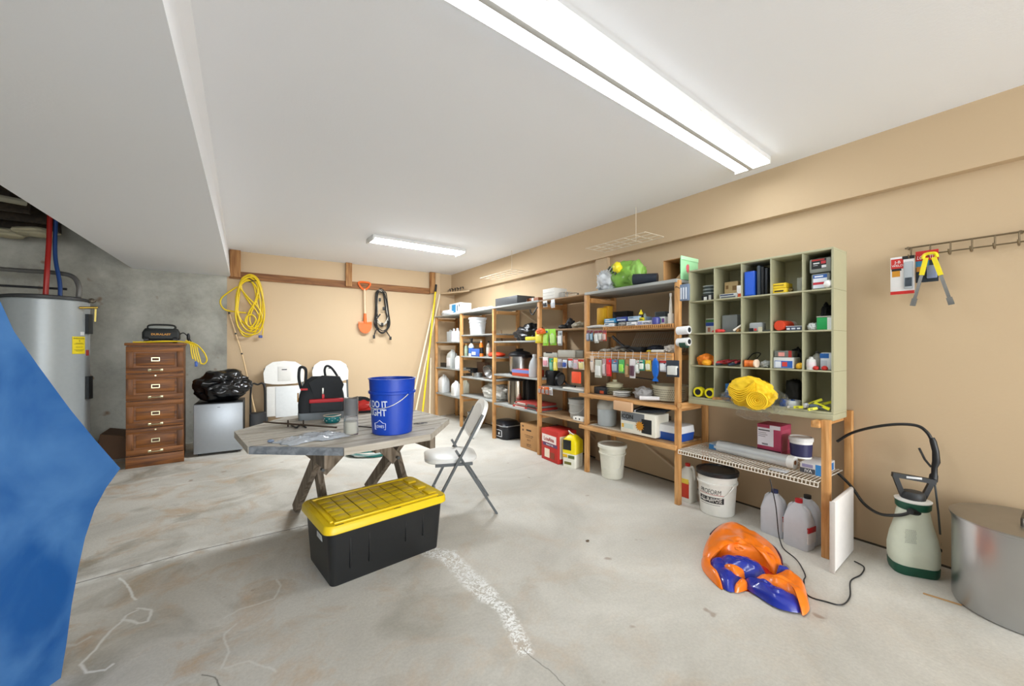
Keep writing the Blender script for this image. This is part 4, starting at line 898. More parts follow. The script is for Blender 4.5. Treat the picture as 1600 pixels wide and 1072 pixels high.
for i in range(4):
    pack(('first grey and orange packet at the post', 'second grey and orange packet from the post', 'third grey and orange packet from the post', 'pale packet at the right end of the short row')[i] + ' under the fourth shelf', 841 + 5.6 * i, 846.3 + 5.6 * i, 603.5 + .6 * i, 615 + .9 * i, 3.034, 'd9672e' if i < 3 else 'd6d9dc', '9a8f8c', 'short row of packets')
bucket('grey_bucket', 'grey bucket with wire handle on the lowest shelf beside the fifth post', (3.2, Px(903, 640, 3.2).y, .521), .085, .11, .22, 'a5a49e', -PI / 2, hang=60)
carton('power_strip', 'white slotted power strip beside the grey bucket', 'power strip', 895, 911, 652, .521, 3.06, .08, 'ebe8e0', [(.25, .4, .35, .8, '222222'), (.6, .4, .7, .8, '222222')], r=.006)
carton('flat_black_box', 'low dark flat item on the floor behind the red box', 'box', 858, 880, 668, .001, 3.28, .14, '24262a')
# ---- bay E top
o, w_ = wthing('wipes_bag', 'green and white cleaning cloth bag on top of the fifth bay', 'bag', 932, 994, 1.911, 3.06)
m_ = M(); m_.blob((.03, .12, .12), .2, .1, .15, mat('85b84e', .3), .3, 2.2, 41, 4, flat=.002); m_.obj('green_body', o, 180)
m_ = M(); m_.blob((-.17, .1, .1), .11, .1, .12, mat('d6dade', .25), .45, 3, 42, 4, flat=.002); m_.obj('clear_wrap', o, 180)
m_ = M(); m_.blob((.03, .0, .2), .04, .05, .05, mat('f0e02c', .4), .3, 3, 43, 3); m_.obj('yellow_flower_mark', o, 180)
m_ = M(); T_ = Matrix.Translation((-.02, -.005, .17)) @ Matrix.Rotation(math.radians(35), 4, 'Y')
for k in range(4): m_.bar(T_ @ Vector((-.07 + .035 * k, 0, -.02)), T_ @ Vector((-.06 + .035 * k, -.004, .02)), .012, .012, mat('23301c', .5))
m_.obj('dark_marks', o)
m_ = M(); m_.blob((.17, .1, .12), .09, .07, .13, mat('93c35e', .3), .25, 2.5, 44, 4, flat=.002); m_.obj('green_fold', o, 180)
o = tag(M().cyl((3.04, 2.40, 1.963), (3.12, 2.2, 1.955), .05, .045, mat('1c2430', .5), 20).obj('black_pouch'), 'dark rolled pouch beside the green bag on top of the fifth bay', 'pouch')
# open carton with green end
o, w_ = wthing('open_carton', 'open brown cardboard box with a green end on top of the shelving', 'box', 1037, 1063, 1.911, 3.1)
z1 = .18; CI = mat('a87c4a', .8); m_ = M(); hw = w_ / 2
m_.box(-hw, 0, 0, hw, .26, .004, CI); m_.box(-hw, 0, z1, hw, .26, z1 + .004, CI); m_.box(-hw, .256, .004, hw, .26, z1, CI); m_.box(-hw - .004, 0, 0, -hw, .26, z1 + .004, CARD)
m_.prism([(-hw + .01, .004), (hw - .005, .004), (hw - .005, .14)], .12, .124, mat('d9b98c', .8), 1); m_.obj('body', o)
m_ = M(); m_.rbox(hw + .0005, -.002, 0, hw + .006, .262, z1 + .016, .002, mat('9fdba6', .5)); m_.rbox(hw + .0065, -.002, z1 - .012, hw + .01, .262, z1 + .02, .001, mat('b4e8b8', .5)); m_.obj('green_end', o)
M().blob((hw + .007, .1, .1), .003, .02, .035, mat('d8636c', .5), .5, 3, 3, 3).obj('red_print', o)
carton('hanging_brush_pack', 'blue grey packet of curved tools hung at the right of the sixth post', 'package', 1062, 1075, 444, hgt(1068, 470, 2.98), 2.98, .03, '6f7f96', [(.1, .1, .25, .8, 'd9dee6'), (.4, .1, .55, .8, 'd9dee6'), (.7, .1, .85, .8, 'd9dee6')])
M().tube([(-.03, .01, .1), (-.09, .03, .13), (-.12, .07, .13)], .003, BLACK).obj('hanger', [x for x in bpy.data.objects if x.name == 'hanging_brush_pack'][0])
# second shelf of bay E
carton('yellow_envelope', 'upright yellow padded packet on the second shelf of the fifth bay', 'package', 932, 942, 481, 1.529, 3.16, .08, 'd8a41c', r=.012)
carton('yellow_envelope', 'taller yellow packet behind the upright one', 'package', 942, 950, 478, 1.529, 3.22, .08, 'd29a20', r=.012)
carton('black_tray', 'long black tray behind the glove boxes', 'tray', 948, 980, 487, 1.529, 3.34, .1, '17181a')
BX = [('blue_glove_box', 'blue box on a white box at the left of the glove box row', 944, 961, 495, 504, '3a8fc0'), ('glove_box', 'white and blue box at the left end of the glove box row', 944, 958, 504, 511, 'e6e9ea'),
      ('glove_box', 'blue box above the crumpled grey packet', 963, 979, 493.5, 501, '2c418c'), ('glove_box', 'white box with grey stripe in the glove box row', 979, 994, 500, 508, 'eceef0'),
      ('glove_box', 'blue topped box above the white striped box', 981, 998, 492.5, 500, '9db6cc')]
BXX = {0: 1.575, 1: 1.529, 2: 1.583, 3: 1.529, 4: 1.580}
for k, (kd, lb, a, b_, y0, y1, c) in enumerate(BX):
    carton(kd, lb, 'box', a, b_, 0, BXX[k], 3.07, .2, c, [(.1, .15, .9, .45, 'c8d4dc' if k != 3 else '8a9298'), (.1, .65, .5, .85, '3c5a7c' if k != 0 else 'e8eef2')], group='glove boxes', h=.042)
lump('grey_packet', 'crumpled grey packet between the glove boxes', 'package', 962, 978, 501, 1.529, 3.07, .07, 'a7a6a2', .3, 4, 46)
carton('nitrile_glove_box', 'white box printed 200 NITRILE on the second shelf', 'box', 995.5, 1021, 0, 1.529, 3.07, .2, 'e9ebf2', [(.0, .0, 1, .12, 'b9bcc8')], [('200', .17, .55, .55, '6a74b8'), ('NITRILE', .62, .5, .4, '3c3f52')], h=.045, group='glove boxes')
bottle('glue_bottle', 'yellow and black bottle standing behind the nitrile box', 'bottle', 1001, 1.576, 3.12, .105, .02, 'e6cf1c', 'e6cf1c', '2a2014')
carton('bit_box', 'yellow striped small box on top of the nitrile box', 'box', 996, 1004, 0, 1.576, 3.08, .06, 'e3d021', [(0, .3, 1, .6, '2a2a20')], h=.03)
bottle('small_tube', 'small grey green tube next to the yellow bottle', 'tube', 1007, 1.576, 3.12, .075, .013, '8a958c', '4c504c')
o = bottle('blue_tin', 'round blue and red tin on the second shelf', 'tin', 1024.5, 1.529, 3.08, .07, .035, '4a4f96', '8c3c34', None, prof=[(.035, 0), (.036, .05), (.036, .9), (.03, 1)])
carton('dark_speaker', 'dark grey boxy device behind the tin near the sixth post', 'device', 1023, 1039, 487, 1.529, 3.2, .12, '3a4245', [(.1, .75, .9, .95, '22282b')])
carton('small_carton', 'small white and green carton beside the tin', 'box', 1029, 1039, 495, 1.529, 3.1, .08, 'd3d6d2', [(.1, .3, .4, .8, '3f9a5e'), (.5, .3, .9, .8, '7a4c8c')])
bottle('caulk_tube', 'tall white nozzle with black base beside the sixth post', 'tube', 1047.5, 1.529, 3.1, .27, .024, 'e6e1d6', 'efece4', None, prof=[(.024, 0), (.024, .35), (.014, .36), (.012, .6), (.006, .9)])
# hanging packets on the left of the second shelf
for i, (a, b_, y1, c1, c2) in enumerate(((916, 922, 533, '6c7486', 'a3aab8'), (922, 927, 533, '5f7f96', '8fb0c0'), (928, 935, 536, 'c9ccc6', 'e4e6e2'), (935, 941, 533, 'a9a8a2', 'dadad4'), (941, 948, 533, 'd0543c', 'c9b0a8'))):
    pack(('dark blue grey', 'slate blue', 'pale grey longest', 'light grey', 'red edged')[i] + ' packet hung on the left end of the slatted lip', a, b_, 516, y1, 2.99, c1, c2, 'packets on the slatted lip', third='7a2c3a')
lump('white_bag', 'small white plastic bag on the left end of the slatted lip', 'bag', 912, 945, 508, 1.529, 3.03, .05, 'dcd9d2', .3, 5, 48, h if False else .5)
# third shelf of bay E
lump('cable_pile', 'tangle of black and white cable on the third shelf', 'cable', 951, 981, 541, 1.283, 3.09, .09, 'a39f94', .5, 4, 51)
tag(M().tube(spline([(3.12, 2.72, 1.44), (3.1, 2.6, 1.36), (3.08, 2.48, 1.31), (3.1, 2.45, 1.295)]), .014, BLACK).tube(spline([(3.1, 2.65, 1.31), (3.06, 2.55, 1.33), (3.07, 2.47, 1.34)]), .01, BLACK).obj('bent_pry_bar'), 'black bent handle rising from the cable tangle', 'tool')
carton('black_holder', 'black and grey tray on the middle of the third shelf', 'tray', 982, 1001, 542, 1.283, 3.14, .14, '2a2c2c', r=.012)
lump('tool_bag', 'dark blue and yellow bag of tools on the third shelf', 'bag', 1006, 1034, 540, 1.283, 3.16, .08, '1c2330', .35, 3, 53)
lump('yellow_tool', 'yellow tool lying in front of the dark bag', 'tool', 1008, 1016, 547, 1.283, 3.07, .03, 'd9c02a', .2, 3, 54)
carton('white_roll', 'white roll lying on the third shelf', 'roll', 1016, 1036, 546.5, 1.283, 3.07, .07, 'e2e0d8', r=.02)
lump('plastic_bag', 'crumpled white bag on the third shelf beside the sixth post', 'bag', 1033, 1053, 539, 1.283, 3.08, .08, 'cfc8bd', .4, 4, 55)
lump('plastic_bag', 'flat white plastic bag on the third shelf beside the fifth post', 'bag', 933, 950, 545, 1.283, 3.09, .08, 'c9c6bc', .3, 4, 56)
o = wire_shelf(2.02, 2.62, 0, 0, .21, None, 'wire_rack', 24, False, mat('b9b0a0', .4)); o.location = (3.26, 0, 1.295); o.rotation_euler = (0, math.radians(-58), 0); tag(o, 'wire rack leaning on the wall behind the third shelf', 'rack')
# wire hook rack and the row of packets
m_ = M(); WR = mat('a8a098', .4, .5)
m_.tube([(3.005, 1.99, 1.265), (3.005, 2.92, 1.265)], .003, WR); m_.tube([(3.005, 1.99, 1.235), (3.005, 2.92, 1.235)], .003, WR)
for k in range(11): y = 2.04 + k * .085; m_.tube([(3.01, y, 1.29), (3.005, y, 1.26), (3.0, y, 1.215), (2.96, y, 1.21), (2.955, y, 1.225)], .0028, WR, 6)
tag(m_.obj('wire_hook_rack'), 'wire hook rack screwed to the front rail of the third shelf', 'rack')
row = [(921, 928, 556, 582, 'd9c3ae', 'e6d8cc', 'beige narrow'), (929.5, 940.5, 562, 590, 'c2c4b6', 'dfe0da', 'grey glove'), (941, 947, 561, 587, 'b79a9a', 'cfc2c0', 'rosy grey'), (947, 955, 560, 588, 'd6202c', 'e04a4c', 'red spotted'), (955, 965.5, 562, 582, '5c7c9c', 'a9b8c6', 'slate blue'), (966, 976, 562, 583, '52b062', '9adf5a', 'green swirled'), (976.5, 983, 562, 589, 'a07a52', 'b9946c', 'brown'), (983, 993, 561, 591, 'e3dede', '5c3c4a', 'white with dark stripes'), (993, 999, 563, 583, 'd6dcd4', 'e8ece4', 'pale grey'), (999, 1007, 562, 579, '2f8f78', 'e6ece0', 'green topped white'), (1007.5, 1017.5, 563, 580, 'ecd24c', 'e8ecd8', 'yellow topped white'), (1030, 1043, 563, 581, 'd8dae6', 'eceef2', 'white with red header')]
for i, (a, b_, y0, y1, c1, c2, nm) in enumerate(row):
    pack(nm + ' packet hanging from the wire hook rack', a, b_, y0, y1, 2.96 - .004 * (i % 2), c1, c2, 'packets on the wire hook rack', third='c23a3a' if 'red header' in nm else None)
o, w_ = wthing('fish_lure', 'bright blue fish shaped rubber item hanging from the wire hook rack', 'lure', 1018.5, 1029.5, hgt(1024, 575, 2.95), 2.95)
M().blob((0, 0, 0), .033, .012, .085, mat('1a66c4', .3), .12, 3, 5, 4).obj('body', o); M().prism([(-.01, -.08), (.01, -.08), (.03, -.115), (-.03, -.115)], -.004, .004, mat('1a66c4', .3), 1).obj('tail', o)
pack('black and white packet hung tilted at the right end of the wire hook rack', 1040, 1062, 563, 589, 2.93, '2c3440', 'dcdcd6', 'packets on the wire hook rack', tilt=0)
# rolls on the sixth post
for (y, cl, cl2, lb) in ((515, 'e8e8e8', 'c9cdd2', 'white paper roll on the side of the sixth post'), (533, 'e4e4e2', '24483a', 'white roll with green end below the other roll')):
    p = Px(1061, y + 2, 3.012); o = thing('tape_roll', lb, 'roll', p, -PI / 2, 'rolls on the sixth post')
    M().cyl((-.01, .0, 0), (.09, .0, .005), .034, .034, mat(cl, .6), 20).obj('roll', o); M().cyl((.09, 0, .005), (.094, 0, .005), .02, .02, mat('24282c', .6), 16).obj('core', o)
    if y > 520: M().cyl((.02, 0, -.012), (.075, 0, -.012), .0345, .0345, mat(cl2, .5), 20).obj('green_wrap', o)
# fourth shelf of bay E
carton('black_tool_case', 'small black and orange case beside the fifth post', 'case', 928, 945, 605, .843, 3.1, .16, '26282c', [(.55, .1, .9, .5, 'c04a24')])
carton('small_cardboard_box', 'little brown box against the fifth post', 'box', 921, 928, 603, .843, 3.1, .12, 'b58d5c')
def plates(lab, px, X, z, n_, r, col, kn=False):
    loc, _ = spot(px, px + 1, z, X); o = thing('lidded_dish' if kn else 'plate_stack', lab, 'dish', loc, 0, None); m_ = M()
    for k in range(n_): m_.lathe([(r * .6, k * .016), (r, k * .016 + .012), (r, k * .016 + .016), (r * .5, k * .016 + .013)], mat(col, .4), 28)
    m_.obj('stack', o)
    if kn: M().lathe([(r * .9, n_ * .016), (r * .95, n_ * .016 + .03), (r * .5, n_ * .016 + .045), (.02, n_ * .016 + .05), (.025, n_ * .016 + .07), (0, n_ * .016 + .075)], mat(col, .4), 28).obj('lid', o)
plates('cream dish with knobbed lid on the fourth shelf', 960, 3.22, .843, 5, .09, 'd6d0ae', True); plates('stack of white plates in front of the lidded dish', 971, 3.13, .843, 3, .085, 'ecebe6'); plates('cream bowls behind the white plates', 977, 3.3, .843, 4, .07, 'cfcaa6')
lump('clear_bag', 'clear crumpled plastic bag lying on the fourth shelf', 'bag', 986, 1011, 606, .843, 3.07, .075, 'c9c6c4', .35, 3.5, 57, m=mat('cfccca', .2, trans=.35))
o = tag(M().cyl((3.0, 2.3, .872), (3.08, 2.15, .875), .018, .018, mat('e9e4e2', .4), 18).obj('white_tube'), 'white plastic tube end poking over the fourth shelf edge', 'tube')
# strainer basket
loc, _ = spot(1047, 1048, .846, 3.24); o = thing('strainer_basket', 'cream perforated basket with long black handle on the fourth shelf', 'basket', loc, -PI / 2)
CRM = mat('d3cdb4', .45); M().lathe([(.11, 0), (.14, .01), (.155, .13), (.165, .14), (.155, .143), (.15, .135), (.132, .018), (0, .012)], CRM, 40).obj('bowl', o)
m_ = M(); HOL = mat('5b5847', .8)
for k in range(30):
    for q in range(5):
        a = -PI / 2 + (k - 15) * .1 + (q % 2) * .05; z = .03 + q * .019; r = .1415 + (z - .01) / .12 * .015; m_.cyl((r * math.cos(a), r * math.sin(a), z), ((r + .0012) * math.cos(a), (r + .0012) * math.sin(a), z), .004, .004, HOL, 6)
m_.obj('perforation', o); M().tube([(-.15, 0, .14), (-.17, 0, .175), (-.42, .02, .185)], .006, BLACK).obj('handle', o)
# fifth shelf of bay E
loc, _ = spot(948, 949, .52, 3.17); o = thing('drink_dispenser', 'frosted plastic dome topped dispenser on the fifth shelf', 'container', loc, -PI / 2)
M().lathe([(.09, 0), (.095, .01), (.097, .17)], mat('c9d0d2', .3, trans=.35), 32).obj('base', o); M().lathe([(.1, .172), (.1, .21), (.08, .26), (.035, .285), (0, .288)], mat('d6d4ca', .25, trans=.4), 32).obj('dome', o)
o = carton('cooler_box', 'white box printed with an orange sun and black letters on the fifth shelf', 'box', 970, 1024, 645, .519, 3.05, .2, 'e8e4d4', [(.02, .55, .7, .96, '787c80'), (.62, .12, .9, .75, '17191c'), (.1, .2, .38, .42, 'c8d2c8'), (.03, .22, .1, .4, 'd9a52c')], [('ICON', .2, .75, .2, '15171a')], turn=0)
m_ = M()
for k in range(12):
    a = k * PI / 6; m_.prism([(.03 * math.cos(a - .25), .03 * math.sin(a - .25)), (.052 * math.cos(a), .052 * math.sin(a)), (.03 * math.cos(a + .25), .03 * math.sin(a + .25))], -.006, -.005, mat('c9851c', .5), 1, Matrix.Translation((.03, 0, .085)))
m_.lathe([(.035, 0), (.035, .001)], mat('c9851c', .5), 20, T=Matrix.Translation((.03, -.0052, .085)) @ Matrix.Rotation(PI / 2, 4, 'X')); m_.obj('sun_print', o)
loc, w_ = spot(986, 1028, .735, 3.03); o = thing('black_folder', 'black padded folder lying tilted on the sun printed box', 'folder', (3.06, loc[1], .75), 0, None, (0, 0, -PI / 2))
o.rotation_euler = (math.radians(9), math.radians(-8), -PI / 2)
M().rbox(-.19, .0, -.02, .2, .2, .008, .01, mat('1c232c', .5)).obj('cover', o); M().rbox(-.13, -.003, -.018, -.12, .2, .0095, .002, mat('cfd4da', .4)).obj('zip_edge', o)
carton('tan_pad', 'tan rectangular pad hanging over the front of the fourth shelf rail', 'pad', 957.5, 987, 627.5, hgt(972, 643, 2.99), 2.99, .03, 'd8ae86', r=.013)
carton('brown_box_end', 'black and tan box behind the sun printed box', 'box', 1024, 1034, 652, .515, 3.26, .15, '3a2e22', [(.1, .1, .7, .6, '15171a')])
o, w_ = wthing('small_cooler', 'blue and white cooler partly behind the sixth post', 'cooler', 1022, 1062, .512, 3.11)
M().loft([(0, w_ * .95, .22, .02, 0, .12), (.07, w_, .24, .025, 0, .12)], mat('1e4fa8', .4)).obj('base', o)
M().loft([(.071, w_ * 1.01, .25, .03, 0, .12), (.13, w_ * .98, .23, .03, 0, .12), (.137, w_ * .85, .19, .03, 0, .12)], mat('e8e9ea', .4)).obj('lid', o); M().box(-.1, -.003, .02, -.06, .0, .07, mat('c9ccd4', .5)).obj('latch', o)
# ---------------------------------------------------------------- pigeonhole cabinet
CX0, CX1 = 3.10, 3.34; cols = [1.886, 1.672, 1.466, 1.267, 1.075, .906]; rows = [1.97, 1.706, 1.441, 1.178, .92]
OL = mat('aca98a', .5, var=.03, scale=6); OLD = mat('a3a081', .55, var=.03, scale=6)
t = thing('pigeonhole_cabinet', 'olive pigeonhole cabinet with twenty compartments on the shelving bench', 'cabinet', (CX0, 0, 0)); dx = CX1 - CX0
M().box(dx - .006, .906, .87, dx, 1.886, 1.97, OLD).obj('back_panel', t)
M().rbox(0, .906, 1.957, dx - .0065, 1.886, 1.97, .002, OL).obj('top_panel', t)
M().rbox(0, .906, .905, dx - .0065, 1.886, .92, .002, OL).obj('bottom_panel', t)
M().rbox(-.006, .906, .866, dx - .0065, 1.886, .9045, .003, OL).obj('plinth', t)
for y0, y1 in ((.906, .918), (1.874, 1.886)): M().box(0.0005, y0, .9205, dx - .0065, y1, 1.9565, OL).obj('side_panel', t)
for z in rows[1:4]: M().rbox(.0, .9185, z - .005, dx - .0065, 1.8735, z + .005, .001, OL).obj('shelf', t)
for y in cols[1:5]:
    for a, b_ in zip(rows[1:], rows[:-1]): M().box(.002, y - .003, a + .0055, dx - .0065, y + .003, b_ - (.0135 if b_ > 1.9 else .0055), OL).obj('divider', t)
m_ = M()
for z in rows[1:4]: m_.box(0, .9055, z - .001, dx, .906, z + .001, mat('6d6a4e', .7))
m_.obj('seam', t)
R1, R2, R3, R4 = 1.712, 1.447, 1.184, .921
for k in range(3):
    loc, _ = spot(1108, 1109, R1 + .045 + .028 * k, 3.22); o = thing('round_container', ('lowest', 'middle', 'topmost')[k] + ' clear container with dark contents, stacked in the top left compartment', 'container', loc, -PI / 2, 'stacked round containers'); M().lathe([(.045, 0), (.048, .018)], mat('4a5453', .3), 24).obj('body', o); M().lathe([(.051, .019), (.051, .026), (0, .027)], mat('aab2b0', .3), 24).obj('lid', o)
carton('black_white_pack', 'black and white packet under the round containers', 'package', 1096, 1115, 0, R1, 3.14, .12, '1c1d1f', [(.2, .1, .45, .7, 'e0e0dc'), (.6, .1, .8, .95, 'c9c9c4')], h=.044)
carton('pale_tan_box', 'tan box with brown print at the back of the second top compartment', 'box', 1132, 1153, 440, R1, 3.22, .09, 'c5aa7a', [(.1, .6, .3, .8, '8a6a40'), (.6, .5, .9, .75, '8a6a40')])
carton('flat_plastic_case', 'stack of flat grey cases in front of the tan box', 'case', 1124, 1152, 0, R1, 3.12, .09, 'b9bab4', [(.1, .1, .9, .35, '4e545c'), (.05, .6, .8, .85, '2a3a5c')], h=.035)
carton('white_red_box', 'narrow white and red box by the compartment divider', 'box', 1151, 1158, 446, R1, 3.13, .08, 'ece8e4', [(0, .0, 1, .3, 'd2582e')])
carton('blue_case', 'upright royal blue case in the third top compartment', 'case', 1163, 1179, 424, R1, 3.115, .16, '1f4fb4', [(.1, .05, .9, .95, '2a5cc8')], rough=.35)
for k in range(3): carton('black_folder', ('left', 'middle', 'right')[k] + ' one of three upright black folders beside the blue case', 'folder', 1183 + 6 * k, 1187 + 6 * k, 415 + 2 * k, R1, 3.12 + .01 * k, .17, ('3c444c', '16181b', '22272c')[k], group='upright black folders', r=.0015)
carton('yellow_box', 'lower of two yellow boxes in the top row', 'box', 1205.5, 1229, 0, R1, 3.13, .11, 'ecc92c', [(.2, .3, .8, .6, '2a2412')], h=.034, group='yellow boxes'); carton('yellow_box', 'upper of two yellow boxes in the top row', 'box', 1205.5, 1228, 0, R1 + .035, 3.13, .11, 'ecc92c', [(.15, .5, .85, .65, '6a5514')], h=.036, group='yellow boxes')
lump('key_bunch', 'small bunch of brass keys beside the yellow boxes', 'keys', 1230, 1237, 449, R1, 3.16, .02, '8a7a4c', .5, 5, 61, .4, m=mat('8a7a4c', .35, .8))
carton('clear_case', 'clear plastic case at the divider of the fourth top compartment', 'case', 1245, 1253, 434, R1, 3.2, .08, mat('b9bcb0', .25, trans=.3))
o = carton('tool_tub', 'grey tub with black label on top in the upper right compartment', 'tub', 1264, 1299, 403, R1 + .108, 3.13, .17, mat('8c9088', .35), [(.12, .28, .78, .95, '17181a'), (.14, .83, .7, .93, 'b32a26'), (.2, .62, .48, .7, 'd9d9d9'), (.2, .5, .4, .54, 'a9a9a9'), (.58, .32, .78, .5, 'e3e3e3'), (.55, .6, .76, .78, 'c0303a')], r=.012)
carton('tool_tub', 'lower grey tub with blue and red label in the upper right compartment', 'tub', 1267, 1297, 0, R1, 3.13, .17, mat('7f837c', .35), [(.12, .08, .85, .9, 'dfe6ee'), (.12, .7, .85, .92, '2a5ca8'), (.12, .3, .7, .45, 'c22c3a'), (.2, .77, .65, .85, 'f4f6fa')], h=.104, r=.01)
o = tag(M().blob((0, 0, .027), .027, .027, .027, WHITE, .0, 1, 1, 3).obj('white_ball'), 'white round ball in front of the lower grey tub', 'ball'); o.location = (3.125, Px(1296, 500, 3.125).y + .004, R1)
# second row
carton('hardware_packet', 'white and blue packet leaning in the first compartment of the second row', 'package', 1103, 1117, 498, R2, 3.22, .03, 'd8d4cc', [(0, .75, 1, .95, '4a7a3c'), (0, .5, 1, .74, '2a4a9c'), (.2, .1, .5, .4, 'b5775c')])
lump('red_clamps', 'red plastic pieces lying at the front of the second row', 'clamp', 1112, 1130, 514.5, R2, 3.11, .02, 'd8403a', .4, 5, 62)
carton('clear_bin', 'clear plastic bin with dark contents in the second row', 'bin', 1128, 1152, 492, R2, 3.18, .12, mat('b7bdbc', .2, trans=.55), r=.006)
carton('dark_contents', 'dark hardware inside the clear bin', 'hardware', 1131, 1149, 505, R2 + .004, 3.19, .1, '4a555c')
o = tag(M().cyl((3.115, 1.53, R2 + .012), (3.15, 1.475, R2 + .06), .008, .008, mat('e6dfd0', .5)).obj('white_tube'), 'white tube leaning across the clear bin', 'tube')
o = tag(M().cyl((3.12, 1.505, R2 + .013), (3.17, 1.485, R2 + .013), .013, .013, mat('a57a4a', .6)).obj('cardboard_roll'), 'brown ring end of a roll beside the white tube', 'roll')
carton('grey_tool', 'grey and black gadget in the middle compartment of the second row', 'tool', 1170, 1191, 504, R2, 3.13, .07, '9fa3a4', [(.0, .0, .35, .4, '1f2022'), (.4, .1, .6, .35, 'c2403a'), (.7, .0, 1, .5, 'c9c3a8')], r=.012)
carton('metal_bar', 'flat dark bar lying beside the grey gadget', 'tool', 1190, 1203, 0, R2, 3.14, .05, '4f534e', h=.012)
o, w_ = wthing('orange_canister', 'orange red capped canister lying in the second row', 'canister', 1207, 1228, R2, 3.12); M().cyl((-.0, .0, .038), (.02, .11, .038), .036, .036, mat('dd4a2c', .4), 10).obj('body', o); M().cyl((.02, .11, .038), (.03, .15, .038), .034, .034, mat('b9b4a8', .5), 16).obj('base', o)
carton('blue_print_box', 'low blue grey box with white marks beside the orange canister', 'box', 1228, 1253, 0, R2, 3.13, .08, '3f4a66', [(.05, .2, .25, .6, 'e0e4ea'), (.35, .25, .6, .6, 'cfd6de'), (.7, .25, .9, .6, 'e0e4ea'), (0, .85, 1, 1, 'b7bcc4')], h=.032)
lump('dark_bag', 'black bag stuffed behind the green box', 'bag', 1279, 1296, 474, R2, 3.25, .045, '141416', .25, 2.5, 63)
carton('green_box', 'green box with white end in the right compartment of the second row', 'box', 1276, 1300, 496, R2, 3.12, .12, '1f9a50', [(.7, 0, 1, 1, 'e3e8e4')])
carton('white_booklet', 'grey booklet lying on the green box', 'book', 1275, 1300, 0, R2 + hgt(1288, 496, 3.12) - R2 + .001, 3.12, .11, 'b9b7a8', h=.008)
lump('paper_scraps', 'white papers leaning against the green box', 'paper', 1260, 1275, 505, R2, 3.12, .03, 'cfd2cf', .4, 4, 64)
# third row
lump('orange_pouch', 'orange cloth pouch in the left compartment of the third row', 'pouch', 1085, 1109, 553, R3, 3.125, .055, 'ee8420', .25, 2.2, 65, sub=4)
lump('yellow_pouch', 'yellow pouch in front of the orange one', 'pouch', 1094, 1109, 562, R3, 3.105, .03, 'f0a51c', .15, 3, 66)
o = tag(M().cyl((3.12, 1.69, R3 + .02), (3.2, 1.62, R3 + .03), .012, .018, mat('b92a24', .4)).obj('red_handled_tool'), 'red handled tool next to the yellow pouch', 'tool')
cs = ['1f2a3c', 'b2353c', '2a3348', 'c9c0b4', '8f2c34', '3a4a66', 'c44a52', '22262c', 'b9b09c']
hx = []
for k in range(9):
    y = 1.645 - .019 * k; m_ = M(); x = 3.12 + .018 * (k % 4); z = R3 + .012 + (.022 if k % 3 == 1 else 0) + (.02 if k in (6, 7) else 0)
    m_.cyl((x, y + .03 * math.cos(k * 1.3), z), (x + .09, y - .03 * math.cos(k * 1.3), z + .012), .010, .008, mat(cs[k], .45), 10); o = m_.obj('hand_tool')
    tag(o, ('dark blue', 'red', 'navy', 'cream', 'maroon', 'slate blue', 'rose red', 'black', 'khaki')[k] + ' handled tool in the pile of the second compartment, third row', 'tool', 'pile of hand tools'); M().cyl((x + .09, y - .03 * math.cos(k * 1.3), z + .012), (x + .13, y - .04 * math.cos(k * 1.3), z + .014), .004, .003, STEEL, 8).obj('shank', o)
o, w_ = wthing('ear_muffs', 'orange and white ear muffs in the middle compartment of the third row', 'ear muffs', 1160, 1184, R3, 3.115)
M().cyl((-.045, .01, .027), (-.005, .03, .027), .026, .026, mat('e9792c', .4), 20).obj('cup', o); M().cyl((.01, .01, .027), (.04, .0, .03), .026, .024, mat('ee8030', .4), 20).obj('cup', o); M().cyl((.04, 0, .03), (.05, -.002, .03), .03, .03, mat('ecd3bc', .5), 20).obj('pad', o)
M().tube(spline([(-.03, .02, .05), (-.03, .12, .1), (.02, .12, .1), (.025, .02, .05)]), .004, BLACK).obj('band', o)
lump('foil_packet', 'crumpled silver packet beside the ear muffs', 'package', 1186, 1203, 564, R3, 3.14, .04, 'b5b8b2', .4, 4, 68, .3)
carton('white_latch_box', 'white lidded box with blue and red label in the third row', 'box', 1208, 1240, 0, R3, 3.12, .12, 'd6d8d4', [(.08, .08, .95, .7, '2f62b0'), (.1, .1, .4, .65, 'dfe4ea'), (.45, .2, .7, .6, 'c9403a')], h=.078, r=.006)
carton('grey_case', 'grey case with red end resting on the white lidded box', 'case', 1209.5, 1237, 0, R3 + .079, 3.13, .1, '6f716c', [(.25, .15, .6, .75, 'e59a90'), (.82, .0, 1, 1, 'a8302a')], h=.045)
lump('black_cord_pile', 'black cords behind the white lidded box', 'cord', 1232, 1254, 545, R3, 3.25, .03, '121214', .4, 3, 69)
lump('yellow_lump', 'yellow tape roll in front of the compartment divider', 'tape', 1241, 1254, 567, R3, 3.11, .03, 'e8b020', .1, 2, 70)
bottle('white_bottle', 'white labelled can in the right compartment of the third row', 'can', 1267, R3, 3.14, .085, .026, 'dcdad6', 'c9c9c4', 'e3d6d8', prof=[(.026, 0), (.026, .72), (.022, .8), (.014, .84), (.014, .92)])
bottle('grey_bottle', 'grey can with dark cap behind the white can', 'can', 1276, R3, 3.22, .12, .026, 'a9a8a0', '4a4a46', 'b9b6ae')
carton('blue_white_pouch', 'white pouch with blue header in the right compartment of the third row', 'package', 1281, 1300, 551, R3, 3.15, .05, 'dfe6ea', [(0, .68, .75, .95, '2a6ab8'), (.1, .15, .6, .55, 'c3ced6')], r=.01, side='d8c9a8')
